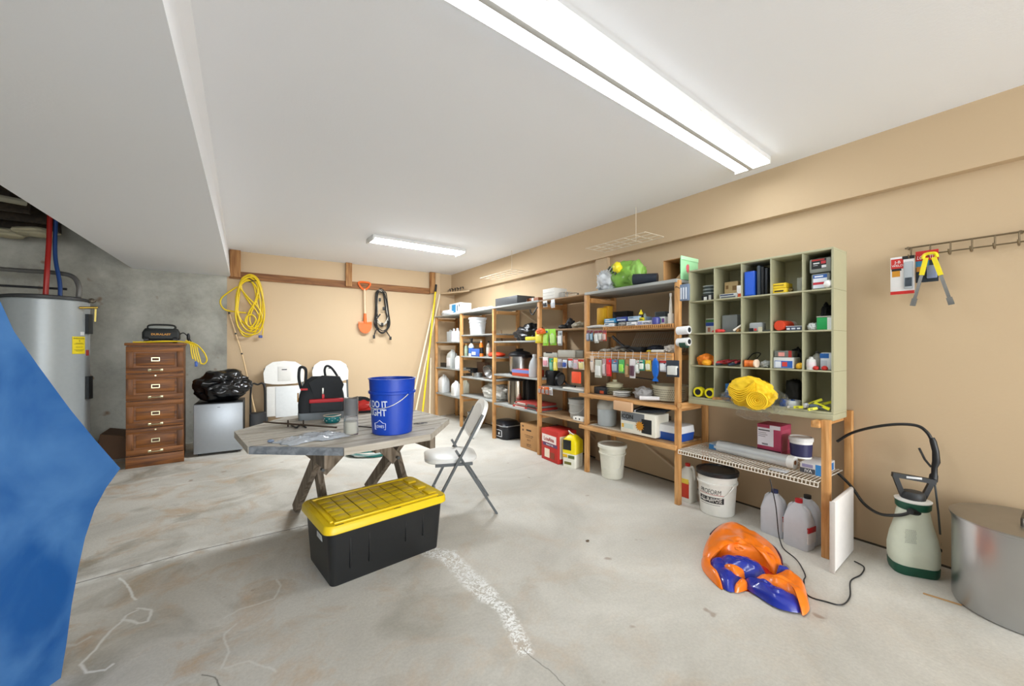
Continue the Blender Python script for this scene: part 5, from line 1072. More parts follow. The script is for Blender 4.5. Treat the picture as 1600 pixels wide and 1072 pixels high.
for k, px_ in enumerate((1273, 1287)): lump('red_plug', ('round red cap in front of the white can', 'flat red cap in front of the blue headed pouch')[k], 'cap', px_ - 5, px_ + 5, 572, R3, 3.11, .018, 'c2281f', .1, 2, 71 + k)
# fourth row
for k, (px_, x) in enumerate(((1090, 3.12), (1108, 3.11))):
    loc, _ = spot(px_, px_ + 1, R4, x); o = thing('tape_measure', ('yellow and black tape measure, left one in the lower left compartment', 'yellow tape measure, right one in the lower left compartment')[k], 'tape measure', loc, -PI / 2, 'tape measures')
    M().cyl((0, .0, .042), (0, .045, .042), .04, .04, mat('f0e11e', .4), 24).obj('case', o); M().cyl((0, -.003, .042), (0, .0, .042), .024, .024, BLACK, 20).obj('hub', o)
    M().rbox(-.045, .002, .001, -.01, .04, .04, .006, BLACK).obj('grip', o)
o = tag(M().bar((3.09, 1.68, .929), (3.16, 1.56, .929), .014, .02, BROWNZ).obj('wood_strip'), 'short brown wood strip at the front of the second lower compartment', 'wood')
carton('blue_packet', 'blue packet at the back of the second lower compartment', 'package', 1133, 1150, 600, R4, 3.17, .08, '2f6fae', [(.1, .5, .8, .7, 'dfe8f0')]); lump('dark_cloth', 'dark navy cloth above the blue packet', 'cloth', 1136, 1155, 594, R4 + .08, 3.2, .045, '12141c', .3, 3, 73)
o, w_ = wthing('yellow_cloth_bag', 'folded yellow cloth in a clear plastic bag bulging from the lowest row', 'bag', 1138, 1208, R4, 3.02)
YC = mat('efc413', .7); m_ = M(); m_.blob((0, .02, .085), .155, .058, .11, YC, .2, 2.6, 81, 5, flat=-.05); m_.blob((0, .15, .09), .08, .1, .08, YC, .15, 2.6, 85, 4, flat=.002)
for q in range(5):
    r_ = .018 + q * .012; m_.tube([(.07 + r_ * math.cos(a * PI / 10), -.045 - .002 * q, .04 + r_ * .9 * math.sin(a * PI / 10)) for a in range(20)], .0055, YC, 6, True)
for q in range(6): m_.tube(spline([(-.13, -.02, .06 + .012 * q), (-.06, -.037, .02 + .016 * q), (0, -.042, .05 + .014 * q), (.05, -.035, .11 + .012 * q)]), .006, YC, 6)
m_.obj('cloth', o, 60)
CP = mat('eef0f0', .08, trans=.95, alpha=.35, var=0)
m_ = M(); m_.blob((-.15, .05, .04), .07, .06, .04, CP, .5, 3, 82, 4); m_.blob((.03, -.01, -.055), .1, .02, .045, CP, .5, 3, 83, 4); m_.blob((.18, .02, .03), .05, .03, .07, CP, .5, 3, 84, 4); m_.obj('clear_wrap', o)
lump('black_case', 'black bag filling the back of the fourth lower compartment', 'bag', 1225, 1249, 594, R4, 3.22, .05, '0f1012', .15, 2, 74, box=.5)
loc, _ = spot(1228, 1229, R4, 3.115); o = thing('tape_roll', 'blue tape roll with white liner in the fourth lower compartment', 'tape', loc, -PI / 2)
for nm, r_, c_, x_ in (('blue_roll', .043, '1c55b0', -.01), ('liner', .05, 'cfd4d6', .02)): M().lathe([(r_ - .006, 0), (r_, 0), (r_, .045), (r_ - .006, .045), (r_ - .006, 0)], mat(c_, .4), 28, x_, .05 if nm == 'blue_roll' else .05, cap=False, sy=1).obj(nm, o)
o = tag(M().cyl((3.11, 1.17, R4 + .008), (3.07, 1.145, R4 + .008), .008, .008, mat('b5b4ae', .4)).obj('short_dowel'), 'short pale tube in front of the blue tape', 'tube')
yl = mat('d8d62a', .45)
for k, (a, b_) in enumerate((((3.13, 1.055, .95), (3.16, .985, .99)), ((3.14, 1.03, .94), (3.2, .945, .975)), ((3.105, 1.01, .968), (3.11, .93, .938)), ((3.075, 1.115, .93), (3.085, 1.065, .937)), ((3.06, 1.03, .926), (3.09, .99, .938)))):
    o = tag(M().bar(a, b_, .016, .02, yl, (1, 0, 0)).obj('spirit_level'), ('yellow level leaning left, topmost of the pile', 'yellow level pointing to the right corner', 'yellow level sloping down to the right, in front', 'short yellow level poking out at the left of the pile', 'yellow level end below the dark handle')[k] + ' in the lower right compartment', 'tool', 'pile of yellow levels'); d = (Vector(b_) - Vector(a)); M().bar(Vector(a) + d * .3 + Vector((-.012, 0, 0)), Vector(a) + d * .6 + Vector((-.012, 0, 0)), .004, .008, mat('3a3f3a', .4), (1, 0, 0)).obj('vial', o)
o = tag(M().tube(spline([(3.09, 1.03, .945), (3.1, 1.0, .95), (3.12, .95, .942)]), [.014] * 17, mat('4a5866', .5)).obj('curved_scraper'), 'dark grey curved handle under the yellow levels', 'tool')
o = tag(M().cyl((3.1, 1.065, .945), (3.12, 1.055, .945), .016, .016, mat('dfe3ea', .4), 20).obj('white_roll'), 'small white roll left of the yellow levels', 'roll')
# ---------------------------------------------------------------- wire bench
BZ = .479
carton('film_box', 'long flat blue and white box behind the foil roll on the wire bench', 'box', 1108, 1192, 0, BZ, 3.262, .17, 'a9b9c4', [(0, 0, .35, .8, '3a86c4'), (.1, .3, .25, .7, 'e0e6ea'), (.4, .1, 1, .9, 'c3ccd2')], h=.05)
o = carton('film_box', 'blue and white long box at the right end of the wire bench', 'box', 1250, 1284, 0, BZ, 3.17, .24, 'dcd9d6', [(.0, .05, .7, .5, '4a4e56'), (.72, 0, 1, 1, '3a8acc'), (.1, .6, .6, .9, '9a94b8')], [('IVA', .4, .28, .3, 'f0f0f0')], h=.07, side='2a76bc')
a_, b_ = Pz(1123, 697, .5245), Pz(1242, 723, .5245); o = thing('foil_roll', 'long silver plastic wrapped roll lying on the wire bench', 'roll', a_); d = b_ - a_
M().cyl((0, 0, 0), d, .0435, .0435, mat('cdd1d2', .22, .35, var=.12, scale=14, bump=.25), 32).obj('roll', o); M().cyl(d, d * 1.006, .016, .016, mat('8a5a34', .7), 20).obj('core', o); M().cyl(d * .93, d * 1.003, .044, .044, WHITE, 32).obj('end_wrap', o)
o = carton('magenta_box', 'magenta box with white label standing on the wire bench', 'box', 1183, 1220, 664, .531, 3.262, .18, 'a83a56', [(.0, .0, 1, .16, '33262c'), (.02, .28, .7, .88, 'dcd6dc'), (.06, .78, .55, .82, '4a4448'), (.06, .7, .4, .72, '8a848a'), (.06, .64, .45, .66, '8a848a'), (.06, .58, .36, .6, '8a848a'), (.55, .86, .98, .99, 'e6e0e6'), (.2, .04, .7, .1, 'b9b0b6')], [('|||||||||||', .35, .34, .06, '4a4448')], side='b54a64')
for ch in [c for c in o.children if c.name.startswith('body')]: pass
loc, _ = spot(1251, 1252, BZ + .072, 3.3); o = thing('joint_compound_tub', 'white lidded tub with purple label on the wire bench', 'tub', loc, -PI / 2)
M().lathe([(.062, 0), (.068, .12)], WHITE, 32).obj('body', o); M().lathe([(.073, .118), (.074, .14), (.066, .146), (.06, .14), (0, .14)], mat('dddbd8', .4), 32).obj('lid', o)
M().lathe([(.0635, .012), (.0682, .1)], mat('2b2a52', .4), 32, cap=False).obj('label', o)
carton('clear_zip_bag', 'small clear bag hanging over the front lip of the wire bench', 'bag', 1200, 1228, 0, BZ, 3.04, .06, mat('e0e2e4', .2, trans=.5), h=.01)
# ---------------------------------------------------------------- under the bench
loc = Vector((3.29, 1.86, 0)); o = jug('white jug with red cap and red label beside the sixth post on the floor', 1074, .001, 3.22, .13, .12, .32, 'e2e0d6', 'c9281f', 'c23a24')
M().rbox(-.045, -.064, .16, .045, -.058, .2, .002, mat('e6c84a', .5)).obj('label', o)
bk = bucket('plaster_bucket', 'white bucket with black lid and large black lettering under the wire bench', (3.2, 1.70, 0), .125, .146, .335, 'e3e2da', -PI / 2 - .25, lid='1c1d1f', hang=55)
wr = lambda Z: .125 + .021 * Z / .335
m_ = M(); m_.text('PROFORM', 0, .195, .036, BLACK, w=.165, wrap=wr, wa=.35, ital=.15); m_.text('ALL PURPOSE', 0, .13, .034, mat('ece8e0', .5), w=.165, wrap=lambda Z: wr(Z) + .0012, wa=.38)
for (z0, z1, c_, a0, a1) in ((.105, .152, '17181a', -.35, 1.1), (.17, .1735, 'b02a24', -.35, 1.1), (.09, .093, '3a3a38', -.3, .9)):
    q = 10; vs_ = [((wr(z) + .0008) * math.sin(a0 + (a1 - a0) * k / q), -(wr(z) + .0008) * math.cos(a0 + (a1 - a0) * k / q), z) for z in (z0, z1) for k in range(q + 1)]
    m_.add(vs_, [(k, k + 1, q + 2 + k, q + 1 + k) for k in range(q)], mat(c_, .5))
m_.obj('printed_label', bk)
def gallon(label, loc, cap, rz, lab=True):
    o = thing('handled_jug', label, 'jug', loc, rz, 'clear handled jugs under the wire bench'); mt = mat('d5d8de', .3, trans=.12)
    M().loft([(0, .145, .10, .02), (.012, .155, .11, .025), (.17, .155, .11, .025), (.19, .15, .106, .03), (.25, .12, .085, .03, 0, 0), (.285, .05, .05, .02), (.292, .045, .045, .02)], mt).obj('body', o)
    M().tube(spline([(-.06, 0, .2), (-.055, 0, .25), (-.03, 0, .275)]), .014, mt).obj('handle', o); M().tube(spline([(.06, 0, .19), (.055, 0, .245), (.03, 0, .275)]), .013, mt).obj('handle', o)
    M().lathe([(.022, .29), (.022, .315), (0, .316)], mat(cap, .4), 18).obj('cap', o)
    if lab: m_ = M(); m_.rbox(.07, -.045, .05, .0795, .045, .15, .001, mat('d9d6d6', .5)); m_.rbox(.072, -.045, .12, .0805, .045, .155, .001, mat('b9242c', .5)); m_.obj('label', o)
gallon('clear jug with navy cap, left one under the wire bench', (3.16, 1.265, 0), '1d2c5a', -PI / 2 - .1); gallon('clear jug with red cap, front one under the wire bench', (3.10, 1.095, 0), 'c01f2c', -PI / 2 - .15); gallon('clear jug with black cap behind the front one', (3.23, 1.09, 0), '17181b', -PI / 2 - .1, False)
o = tag(M().rbox(0, -.012, 0, .43, .012, .42, .012, mat('e6e1dc', .5)).rbox(.0, -.0135, .0, .006, .0135, .42, .002, mat('cfc8c0', .5)).obj('white_board'), 'white rectangular board standing against the bench leg', 'board'); o.location = (2.885, .85, .001); o.rotation_euler = (0, 0, math.radians(3)); o.data.transform(Matrix.Translation((0, 0, 0)))
# ---------------------------------------------------------------- deflated raft
OG = mat('f47a10', .3, bump=.0, coat=.3); BL = mat('1c2f9c', .22, coat=.4); RD = mat('b9261a', .3); 
def cr(pts, z): return [Pz(1060 + x / 5.161, 800 + y / 5.161, z)[:2] for x, y in pts]
MAR = mat('4a1530', .3)
t = thing('deflated_raft', 'deflated orange and blue inflatable lying crumpled on the floor', 'raft', (0, 0, 0))
M().pillow(cr([(240, 400), (290, 230), (400, 150), (560, 190), (740, 310), (830, 420), (930, 490), (1010, 570), (1040, 740), (975, 778), (800, 752), (620, 655), (440, 630), (340, 580), (250, 480)], .0), .001, .012, RD, seed=1).obj('red_underside', t)
M().pillow(cr([(195, 345), (255, 190), (380, 105), (540, 160), (740, 270), (825, 375), (835, 465), (780, 500), (700, 450), (600, 410), (450, 375), (340, 365), (245, 420)], .015), .012, .085, OG, seed=2, amp=.02, fr=11, exp=.5, rings=14).obj('orange_back', t)
M().pillow(cr([(330, 350), (460, 355), (600, 395), (705, 455), (690, 520), (560, 500), (440, 470), (360, 430)], .05), .02, .06, BL, seed=3, amp=.014, fr=17, rings=12).obj('blue_tube', t)
M().pillow(cr([(245, 390), (330, 365), (380, 430), (440, 500), (545, 530), (450, 625), (350, 585), (260, 470)], .02), .006, .045, BL, seed=4, amp=.012, fr=17, rings=12).obj('blue_tube', t)
M().pillow(cr([(190, 340), (250, 370), (250, 460), (350, 560), (335, 580), (200, 440)], .03), .004, .05, OG, seed=5).obj('orange_rim', t)
M().pillow(cr([(350, 450), (440, 470), (560, 510), (470, 535), (390, 490)], .03), .02, .05, OG, seed=12).obj('orange_fold', t)
M().pillow(cr([(600, 525), (780, 500), (920, 475), (1015, 560), (1050, 680), (1055, 745), (1000, 785), (950, 700), (800, 640), (650, 580)], .04), .01, .075, OG, seed=6, amp=.02, fr=14, rings=14).obj('orange_seat', t)
M().pillow(cr([(540, 525), (650, 555), (860, 640), (970, 700), (990, 780), (800, 745), (640, 650), (555, 590)], .03), .01, .055, BL, seed=7, amp=.014, fr=17, rings=12).obj('blue_tube', t)
M().pillow(cr([(450, 600), (530, 550), (565, 600), (470, 632)], .02), .006, .04, OG, seed=8).obj('orange_fold', t)
M().pillow(cr([(820, 430), (900, 462), (800, 500), (790, 480)], .03), .01, .04, BL, seed=9).obj('blue_fold', t)
M().tube(spline([Vector((*q, .02)) for q in cr([(262, 182), (310, 133), (380, 100), (470, 122), (545, 155), (740, 262), (815, 348), (832, 420)], .02)]), .008, MAR, 8).obj('dark_piping', t)
M().tube([Vector((*q, .086)) for q in cr([(330, 300), (370, 235), (440, 225), (600, 270), (770, 350), (790, 385)], .085)], .004, OG, 6).obj('welded_seam', t)
m_ = M(); p = cr([(490, 310)], .09)[0]; m_.tube([(p[0] + .022 * math.cos(a * PI / 10), p[1] + .022 * math.sin(a * PI / 10), .1) for a in range(20)], .004, OG, 6, True); m_.obj('valve', t)
# thin black cord
pts = [Px(1203, 748, 3.02), Px(1212, 790, 3.0), Pz(1216, 830, .1), Pz(1219, 845, .02), Pz(1225, 858, .005), Pz(1245, 875, .005), Pz(1258, 898, .005), Pz(1256, 908, .01), Pz(1262, 930, .005), Pz(1290, 940, .005), Pz(1315, 945, .005), Pz(1328, 932, .005), Pz(1329, 908, .005), Pz(1345, 898, .005), Pz(1350, 886, .005), Pz(1335, 877, .006)]
tag(M().tube(spline(pts, 6), .0035, BLACK, 6).obj('charging_cable'), 'thin black cord trailing from the wire bench across the floor', 'cord')
o = tag(M().rbox(-.07, -.006, 0, .07, .006, .004, .001, mat('b98f5c', .8)).obj('wood_splinter'), 'thin wood splinter on the floor beside the stock pot', 'splinter'); o.location = (*Pz(1472, 937)[:2], .001); o.rotation_euler = (0, 0, math.radians(-80))
tag(M().blob((*Pz(918, 846)[:2], .004), .014, .01, .004, mat('5b4a38', .8), .4, 3, 5, 2).obj('debris_chip'), 'tiny brown chip on the open floor below the fifth post', 'debris')
# ---------------------------------------------------------------- garden sprayer
t = thing('garden_sprayer', 'white and green pump sprayer standing by the right wall', 'sprayer', (3.31, .585, 0), -PI / 2 + .55)
SW_ = mat('dbe0cd', .4); GR = mat('14523d', .4)
M().loft([(0, .2, .15, .05), (.02, .21, .16, .05), (.055, .215, .165, .055)], GR).obj('base', t)
M().loft([(.045, .205, .16, .06), (.08, .222, .175, .07), (.15, .228, .178, .08), (.22, .205, .165, .075), (.30, .165, .145, .07), (.36, .145, .135, .065), (.385, .13, .13, .064)], SW_, 10).obj('tank', t)
M().lathe([(.07, .375), (.078, .385), (.08, .42), (.076, .425)], GR, 36).obj('collar', t); M().lathe([(.081, .421), (.083, .428), (.07, .433), (0, .434)], WHITE, 36).obj('collar_ring', t)
M().lathe([(.055, .434), (.055, .46), (.045, .475), (0, .478)], mat('2c2e30', .5), 20).obj('pump_cap', t)
m_ = M(); m_.bar((-.045, 0, .44), (-.085, 0, .565), .02, .024, BLACK); m_.bar((.045, 0, .44), (.085, 0, .545), .02, .024, BLACK); m_.bar((-.095, 0, .565), (.1, 0, .545), .026, .026, BLACK); m_.obj('pump_handle', t)
M().rbox(-.035, -.015, .553, .035, -.0135, .565, .0005, mat('cfcfcf', .5)).obj('handle_badge', t)

m_ = M(); GY = mat('5d615a', .6)
for k in range(9): m_.text('|' * 11, -.0, .20 + .009 * k, .006, GY, y=-.0905, w=.05 - .003 * (k % 3), T=Matrix.Translation((-.045, 0, 0)))
m_.obj('printed_text', t); m_ = M(); m_.text('La', 0, 0, .02, BLACK, y=0, T=Matrix.Translation((.112, -.03, .2)) @ Matrix.Rotation(PI / 3, 4, 'Z')); m_.box(.113, -.03, .15, .116, .0, .165, BLACK); m_.obj('lettering', t)
HX = 3.40
for pts, r_ in (([(1308, 690), (1330, 677), (1362, 668), (1400, 663), (1432, 665), (1448, 675), (1456, 688)], .009), ([(1308, 738), (1330, 760), (1350, 787), (1375, 803), (1405, 805), (1425, 800)], .009)):
    M().tube(spline([Px(x, y, HX if pts[0][1] < 700 else (3.4, 3.38, 3.34, 3.28, 3.235, 3.215)[k]) for k, (x, y) in enumerate(pts)]), r_, mat('1b1c1d', .3), 10).obj('hose', t).matrix_parent_inverse = (Matrix.Translation(t.location) @ Matrix.Rotation(t.rotation_euler.z, 4, 'Z')).inverted()
inv = (Matrix.Translation(t.location) @ Matrix.Rotation(t.rotation_euler.z, 4, 'Z')).inverted()
def wpart(m_, n_): o = m_.obj(n_, t); o.matrix_parent_inverse = inv; return o
wpart(M().cyl(Px(1422, 799, 3.21), Px(1434, 801, 3.27), .017, .02, BLACK), 'hose_nut')
wpart(M().tube([Px(1456, 684, HX), Px(1458, 690, HX), Px(1462, 705, HX), Px(1463, 722, HX), Px(1460, 730, HX), Px(1460, 740, HX), Px(1459, 743, HX), Px(1458, 752, HX)], [.012, .016, .016, .018, .014, .014, .019, .02], BLACK, 14), 'wand_grip')
wpart(M().tube([Px(1436, 700, HX), Px(1445, 718, HX), Px(1455, 730, HX)], .006, BLACK), 'trigger'); wpart(M().tube([Px(1460, 750, HX), Px(1466, 800, 3.42), Px(1469, 835, 3.43)], .005, GREYT), 'wand_tube')
# ---------------------------------------------------------------- stock pot
t = thing('stock_pot', 'large brushed aluminium stock pot with flat lid at the right edge', 'pot', (3.229, .172, 0))
AL = mat('b9babb', .3, 1.0, var=.06, scale=5); Rp = .2465
M().lathe([(Rp - .02, 0), (Rp - .005, .006), (Rp, .02), (Rp, .44), (Rp + .006, .443), (Rp + .006, .452), (Rp - .002, .452), (Rp - .004, .05)], AL, 72, cap=False).obj('body', t, 30)
M().lathe([(Rp + .009, .452), (Rp + .010, .459), (Rp - .006, .462), (Rp - .02, .466), (0, .469)], mat('a9a7a3', .38, 1.0, var=.1, scale=12), 72).obj('lid', t, 30)
M().tube(spline([(-.1, -.0, .468), (-.1, -.0, .495), (-.08, -.0, .503), (.08, 0, .503), (.1, 0, .495), (.1, 0, .468)]), .008, mat('6b655e', .4, .9)).obj('lid_handle', t)
# ---------------------------------------------------------------- wall hook rack with its goods
t = thing('wall_hook_rack', 'brown wire hook rack fixed high on the right wall', 'rack', (3.5, 0, 0)); BRZ = mat('7a6a52', .4, .6)
M().tube([(0, .655, 1.962), (0, -.08, 1.962)], .005, BRZ).obj('top_wire', t); M().tube([(0, .632, 1.908), (0, -.08, 1.908)], .004, BRZ).obj('lower_wire', t)
for k in range(8):
    y = .626 - .0843 * k; M().tube(spline([(.005, y, 1.965), (-.005, y, 1.95), (-.005, y, 1.895), (-.035, y, 1.885), (-.06, y, 1.892), (-.07, y, 1.91)]), .004, BRZ).obj('hook', t)
for y in (.64, .2): M().cyl((.03, y, 1.962), (-.006, y, 1.962), .008, .008, BRZ).obj('screw_mount', t)
def facewall(kind, label, y0, y1, z0, z1, x): return thing(kind, label, 'package', (x, (y0 + y1) / 2, z0), -PI / 2), (y0 - y1), z1 - z0
o, w_, h = facewall('glue_pack', 'white and red adhesive pack hanging on the wall rack', .712, .602, 1.668, 1.905, 3.445)
w2 = w_ / 2; m_ = M(); m_.rbox(-w2, 0, 0, w2, .003, h, .001, mat('e6e4e4', .5)); m_.obj('card', o)
m_ = M(); m_.box(-w2, -.001, 0, w2, 0, .02, mat('c8241e', .5)); m_.box(-w2 + .003, -.001, h - .075, .005, 0, h - .012, mat('c4281f', .5)); m_.box(-w2 + .008, -.0014, h - .125, -.01, 0, h - .085, mat('c98a1e', .5)); m_.box(-w2 + .006, -.0016, h - .088, -.004, 0, h - .073, BLACK); m_.obj('printed_panel', o); M().box(.0, -.0012, h - .02, w2, 0, h, BLACK).obj('top_band', o)
m_ = M(); m_.text('J-B', -.022, h - .035, .022, mat('f4f4f4', .5), y=-.002); m_.text('WELD', -.022, h - .055, .013, mat('f4f4f4', .5), y=-.002); m_.text('JB', .03, .09, .014, BLACK, y=-.014); m_.obj('lettering', o)
M().rbox(.008, -.012, .03, .05, 0, .2, .006, mat('c3cad0', .25, trans=.2)).obj('blister', o); M().rbox(.014, -.014, .045, .046, -.0115, .1, .002, mat('3c4650', .5)).obj('tube_label', o)
o, w_, h = facewall('glue_pack', 'red and blue adhesive pack hanging behind the tongs', .600, .502, 1.732, 1.925, 3.462)
w2 = w_ / 2; M().rbox(-w2, 0, 0, w2, .003, h, .001, mat('26303a', .5)).obj('card', o)
m_ = M(); m_.box(-w2, -.001, h - .06, w2, 0, h, mat('c2221c', .5)); m_.box(-w2, -.001, h - .1, .01, 0, h - .061, mat('3a8ab4', .5)); m_.box(-w2 + .004, -.0014, h - .125, -.01, 0, h - .095, mat('d08a2a', .5)); m_.obj('printed_panel', o)
M().text('LOCTITE', 0, h - .04, .022, mat('f4f0f0', .5), y=-.002, w=.085, ital=.2).obj('lettering', o); M().rbox(-.0, -.012, .02, .045, 0, .1, .008, mat('8f9cc0', .25)).obj('blister', o)
t = thing('tongs', 'yellow handled metal tongs hanging open on the wall rack', 'tongs', (0, 0, 0))
HXX = 3.425; hy = mat('f0dc22', .4)
tp = Px(1453, 398, HXX)
for (a, b_, c_) in (((1447, 403), (1440, 430), (1426, 478)), ((1459, 402), (1470, 430), (1487, 476))):
    a, b_, c_ = (Px(*q, HXX) for q in (a, b_, c_)); M().bar(a, b_, .022, .012, hy, (1, 0, 0)).obj('handle', t); d = (c_ - b_); M().bar(b_, b_ + d * .8, .016, .005, CHROME, (1, 0, 0)).obj('jaw', t); M().bar(b_ + d * .76, c_, .026, .006, CHROME, (1, 0, 0)).obj('tip', t)
M().tube(spline([tp + Vector((0, .03, -.02)), tp + Vector((0, .02, .005)), tp + Vector((0, -.02, .005)), tp + Vector((0, -.03, -.02))]), .009, hy).obj('spring_end', t)
# ---------------------------------------------------------------- things on the picnic table
TZ = .761
def ontable(px, py, back=0.0):
    p = Pz(px, py, TZ); d = Vector((p.x, p.y, 0)).normalized(); return p + d * back, math.atan2(d.y, d.x) - PI / 2
p, az = ontable(613, 681, .132)
bk = bucket('blue_bucket', 'large blue plastic bucket on the picnic table', p, .13, .15, .365, '0c3fae', az, wire=True, hang=38, hrot=-48)
wr = lambda Z: .13 + .02 * Z / .365; WT = mat('dfe4ee', .5)
m_ = M(); m_.text("LET'S DO IT", 0, .205, .045, WT, w=.24, wrap=wr, wa=-1.06, bold=.02); m_.text('RIGHT', 0, .15, .045, WT, w=.15, wrap=wr, wa=-.8, bold=.02)
m_.text("LOWE'S", 0, .06, .018, WT, w=.062, wrap=wr, wa=-.62, bold=.02); pts = [(-.04, .04), (.04, .04), (.04, .08), (.022, .083), (0, .1), (-.022, .083), (-.04, .08), (-.04, .04)]
m_.tube([((wr(z) + .001) * math.sin(-.62 + x / .132), -(wr(z) + .001) * math.cos(-.62 + x / .132), z) for x, z in pts], .0018, WT, 6); m_.obj('lettering', bk)
M().cyl((-.03, -.165, .19), (.03, -.165, .19), .001, .001, WT).obj('unused', bk) if False else None
p, az = ontable(548.5, 681, .045); t = thing('glass_cylinder', 'tall glass cylinder vase with sand in its lower half on the table', 'vase', p, az)
M().lathe([(.044, 0), (.045, .004), (.045, .24), (.042, .24), (.042, .008), (0, .008)], mat('eceef0', .06, trans=.92, var=0), 36, cap=True).obj('glass', t); M().lathe([(.0405, .01), (.0405, .085), (0, .088)], mat('d9d3bd', .9), 32).obj('sand', t)
M().lathe([(.041, .13), (.041, .235), (.0405, .235), (.0405, .13)], mat('6b6663', .4, trans=.5), 32, cap=False).obj('smoky_film', t)
p, az = ontable(519, 662, .055); t = thing('candle_dish', 'small teal bowl with rim of pale beads beside the glass vase', 'bowl', p, az)
M().lathe([(.045, 0), (.055, .01), (.06, .045), (.058, .05), (.05, .046), (.045, .02), (0, .015)], mat('19797c', .35), 32).obj('body', t); M().lathe([(.061, .05), (.064, .056), (.058, .058), (.054, .052)], mat('b9ad9c', .4), 32, cap=False).obj('rim', t)
m_ = M()
for k in range(9): a = -PI / 2 + (k - 4) * .35; m_.blob((.0595 * math.cos(a), .0595 * math.sin(a), .022 + .014 * (k % 2)), .005, .005, .003, WHITE, 0, 1, 1, 1)
m_.obj('spots', t)
# tool bag
p, az = ontable(503, 656, .12); t = thing('tool_bag', 'open black tool bag with red trim and grey base on the table', 'bag', p, az)
BF = mat('1c1f22', .8, var=.15, scale=60); BG_ = mat('2c3033', .8); GF = mat('7d8488', .8)
M().loft([(0, .33, .2, .03), (.055, .34, .21, .03)], GF).obj('base', t)
M().loft([(.054, .335, .205, .04), (.12, .34, .21, .05), (.2, .32, .2, .05), (.25, .29, .16, .05), (.30, .24, .07, .03), (.335, .15, .03, .015)], BF).obj('body', t)
M().rbox(-.085, -.135, .06, .15, -.1, .16, .015, BG_).obj('front_pocket', t); M().rbox(-.09, -.14, .135, .155, -.104, .165, .008, mat('b8232a', .6)).obj('red_trim', t)
M().prism([(-.05, .17), (.13, .17), (.16, .27), (.13, .335), (.0, .345), (-.09, .29)], -.105, -.06, BF, 1).obj('flap', t)
M().rbox(-.0, -.116, .165, .018, -.107, .2, .004, mat('c9222c', .5)).obj('zip_pull', t); M().rbox(-.0, -.114, .2, .014, -.107, .25, .003, mat('b9b9b0', .4, .6)).obj('zip', t)
M().tube(spline([(-.15, .02, .24), (-.165, .0, .32), (-.16, 0, .4), (-.135, 0, .41), (-.115, .01, .38), (-.12, .02, .27)]), .011, BF).obj('carry_handle', t)
M().tube(spline([(.03, .03, .31), (.02, .03, .38), (.035, .03, .415), (.07, .03, .40), (.11, .04, .34), (.13, .05, .29)]), .009, BF).obj('carry_handle', t)
M().rbox(-.175, -.05, .14, -.165, -.02, .21, .003, mat('a87a3a', .7)).obj('tan_tag', t); M().rbox(-.15, -.108, .235, -.1, -.09, .25, .003, mat('b8232a', .6)).obj('red_edge', t)
p, az = ontable(562, 646, .06); t = thing('red_bag', 'small red and black pouch behind the glass vase', 'bag', p, az); M().blob((0, 0, .05), .12, .06, .065, mat('cf2a22', .6), .25, 2.5, 91, 4, flat=.001).obj('body', t); M().blob((.0, .0, .09), .09, .03, .05, BF, .2, 2, 92, 4).obj('black_top', t); M().rbox(-.11, -.055, .001, .11, .055, .02, .008, BF).obj('base', t)
# plastic bags
p, az = ontable(490, 690, .12); m_ = M(); PB = mat('e4e9ee', .12, trans=.62)
def sheet(cx_, cy_, w_, d_, rz, sd, z0, hh):
    n_ = 22; T_ = Matrix.Translation((cx_, cy_, z0)) @ Matrix.Rotation(rz, 4, 'Z'); vs_ = []; fs = []
    for j_ in range(n_ + 1):
        for i_ in range(n_ + 1):
            u, v_ = i_ / n_ - .5, j_ / n_ - .5; e = (1 - (2 * abs(u)) ** 4) * (1 - (2 * abs(v_)) ** 4)
            z = max(0, hh * e * (.5 + .5 * noise.noise(Vector((u * 4 + sd, v_ * 4, sd)))) + .014 * e * abs(noise.noise(Vector((u * 11, v_ * 9 + sd, 2)))) )
            vs_.append((u * w_ + .015 * noise.noise(Vector((v_ * 5, sd, 0))), v_ * d_ + .015 * noise.noise(Vector((u * 5, sd, 5))), z))
    for j_ in range(n_):
        for i_ in range(n_): a = j_ * (n_ + 1) + i_; fs.append((a, a + 1, a + n_ + 2, a + n_ + 1))
    return vs_, fs, T_
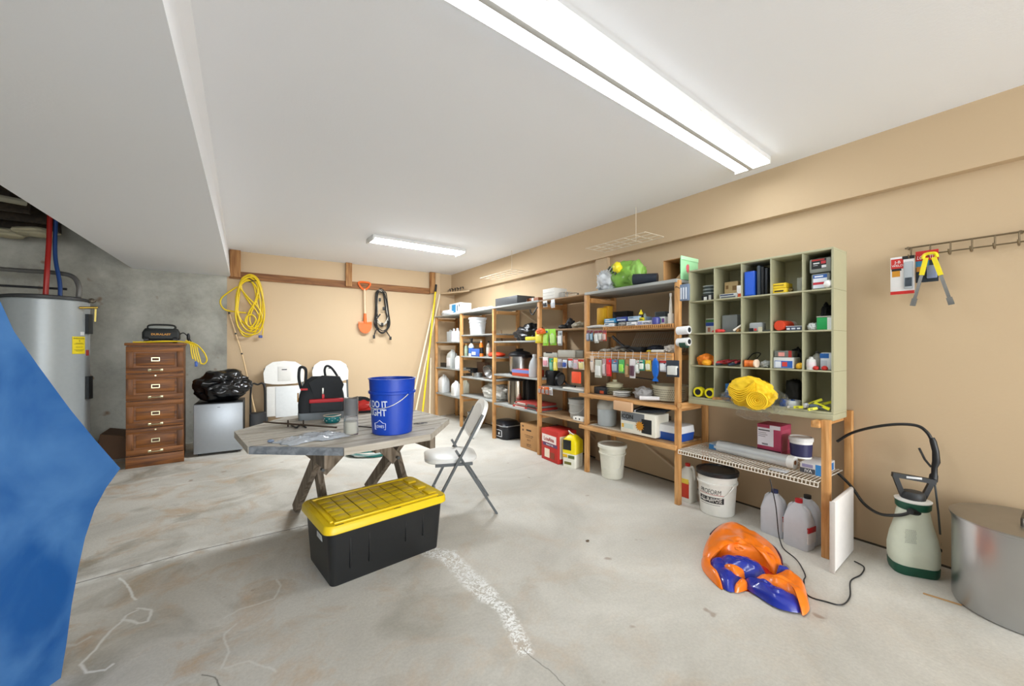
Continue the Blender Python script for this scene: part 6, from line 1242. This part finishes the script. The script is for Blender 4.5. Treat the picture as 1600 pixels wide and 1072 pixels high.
for k, (dx_, dy_, w_, d_, rz, lb) in enumerate(((-.10, -.02, .2, .2, .5, 'left'), (.02, .02, .24, .24, -.4, 'largest middle'), (.09, -.02, .2, .17, .3, 'right'))):
    m_ = M(); vs_, fs, T_ = sheet(0, 0, w_, d_, rz, 3.3 * k, .002 + .001 * k, .032 if k == 1 else .022); m_.add(vs_, fs, PB, T_); o = m_.obj('clear_plastic_bag'); o.location = (p.x + dx_, p.y + dy_ - .02, TZ); md = o.modifiers.new('thick', 'SOLIDIFY'); md.thickness = .0012; tag(o, lb + ' of the clear plastic bags crumpled on the table front', 'bag', 'plastic bags on the table')
o = tag(M().blob((*Pz(423, 691, TZ)[:2], TZ + .008), .018, .014, .009, mat('6f7f96', .4), .2, 3, 4, 3).obj('blue_stopper'), 'small blue grey plug at the left of the plastic bags', 'cap')
a_, b_ = Pz(410, 655, TZ), Pz(527, 663, TZ); a_ = Pz(412, 662, TZ + .02); b_ = Pz(526, 668, TZ + .02)
o = tag(M().tube([a_ + Vector((0, 0, .012)), b_], .006, mat('4a3c30', .5, .4)).obj('steel_rod'), 'long rusty rod lying across the table behind the plastic bags', 'rod')
for px_ in (450, 474): q = Pz(px_, 663, TZ + .02); M().tube([q + Vector((0, 0, .03)), q + Vector((0, 0, -.018))], .005, mat('3a3028', .5, .4)).obj('pin', o)
o = tag(M().tube(spline([Pz(455, 663, TZ + .006), Pz(463, 668, TZ + .012), Pz(470, 663, TZ + .008), Pz(478, 668, TZ + .006)]), .006, BLACK).obj('black_clamp'), 'small black clamp under the rusty rod', 'tool')
o = tag(M().tube([Pz(560, 666, TZ + .005), Pz(583, 668, TZ + .005)], .004, BLACK, 6).obj('black_rod'), 'thin black rod between the vase and the blue bucket', 'rod')
m_ = M(); q0 = Pz(650, 662, TZ + .004)
for k in range(5): m_.tube([(q0.x + .03 * k * .4 + .018 * math.cos(a * .6 + k), q0.y - .012 * k + .014 * math.sin(a * .6 + k * 2), TZ + .004 + .002 * k) for a in range(11)], .0018, mat('3a3d44', .4, .5), 6)
tag(m_.obj('wire_tangle'), 'little tangle of dark wire on the table right of the blue bucket', 'wire')
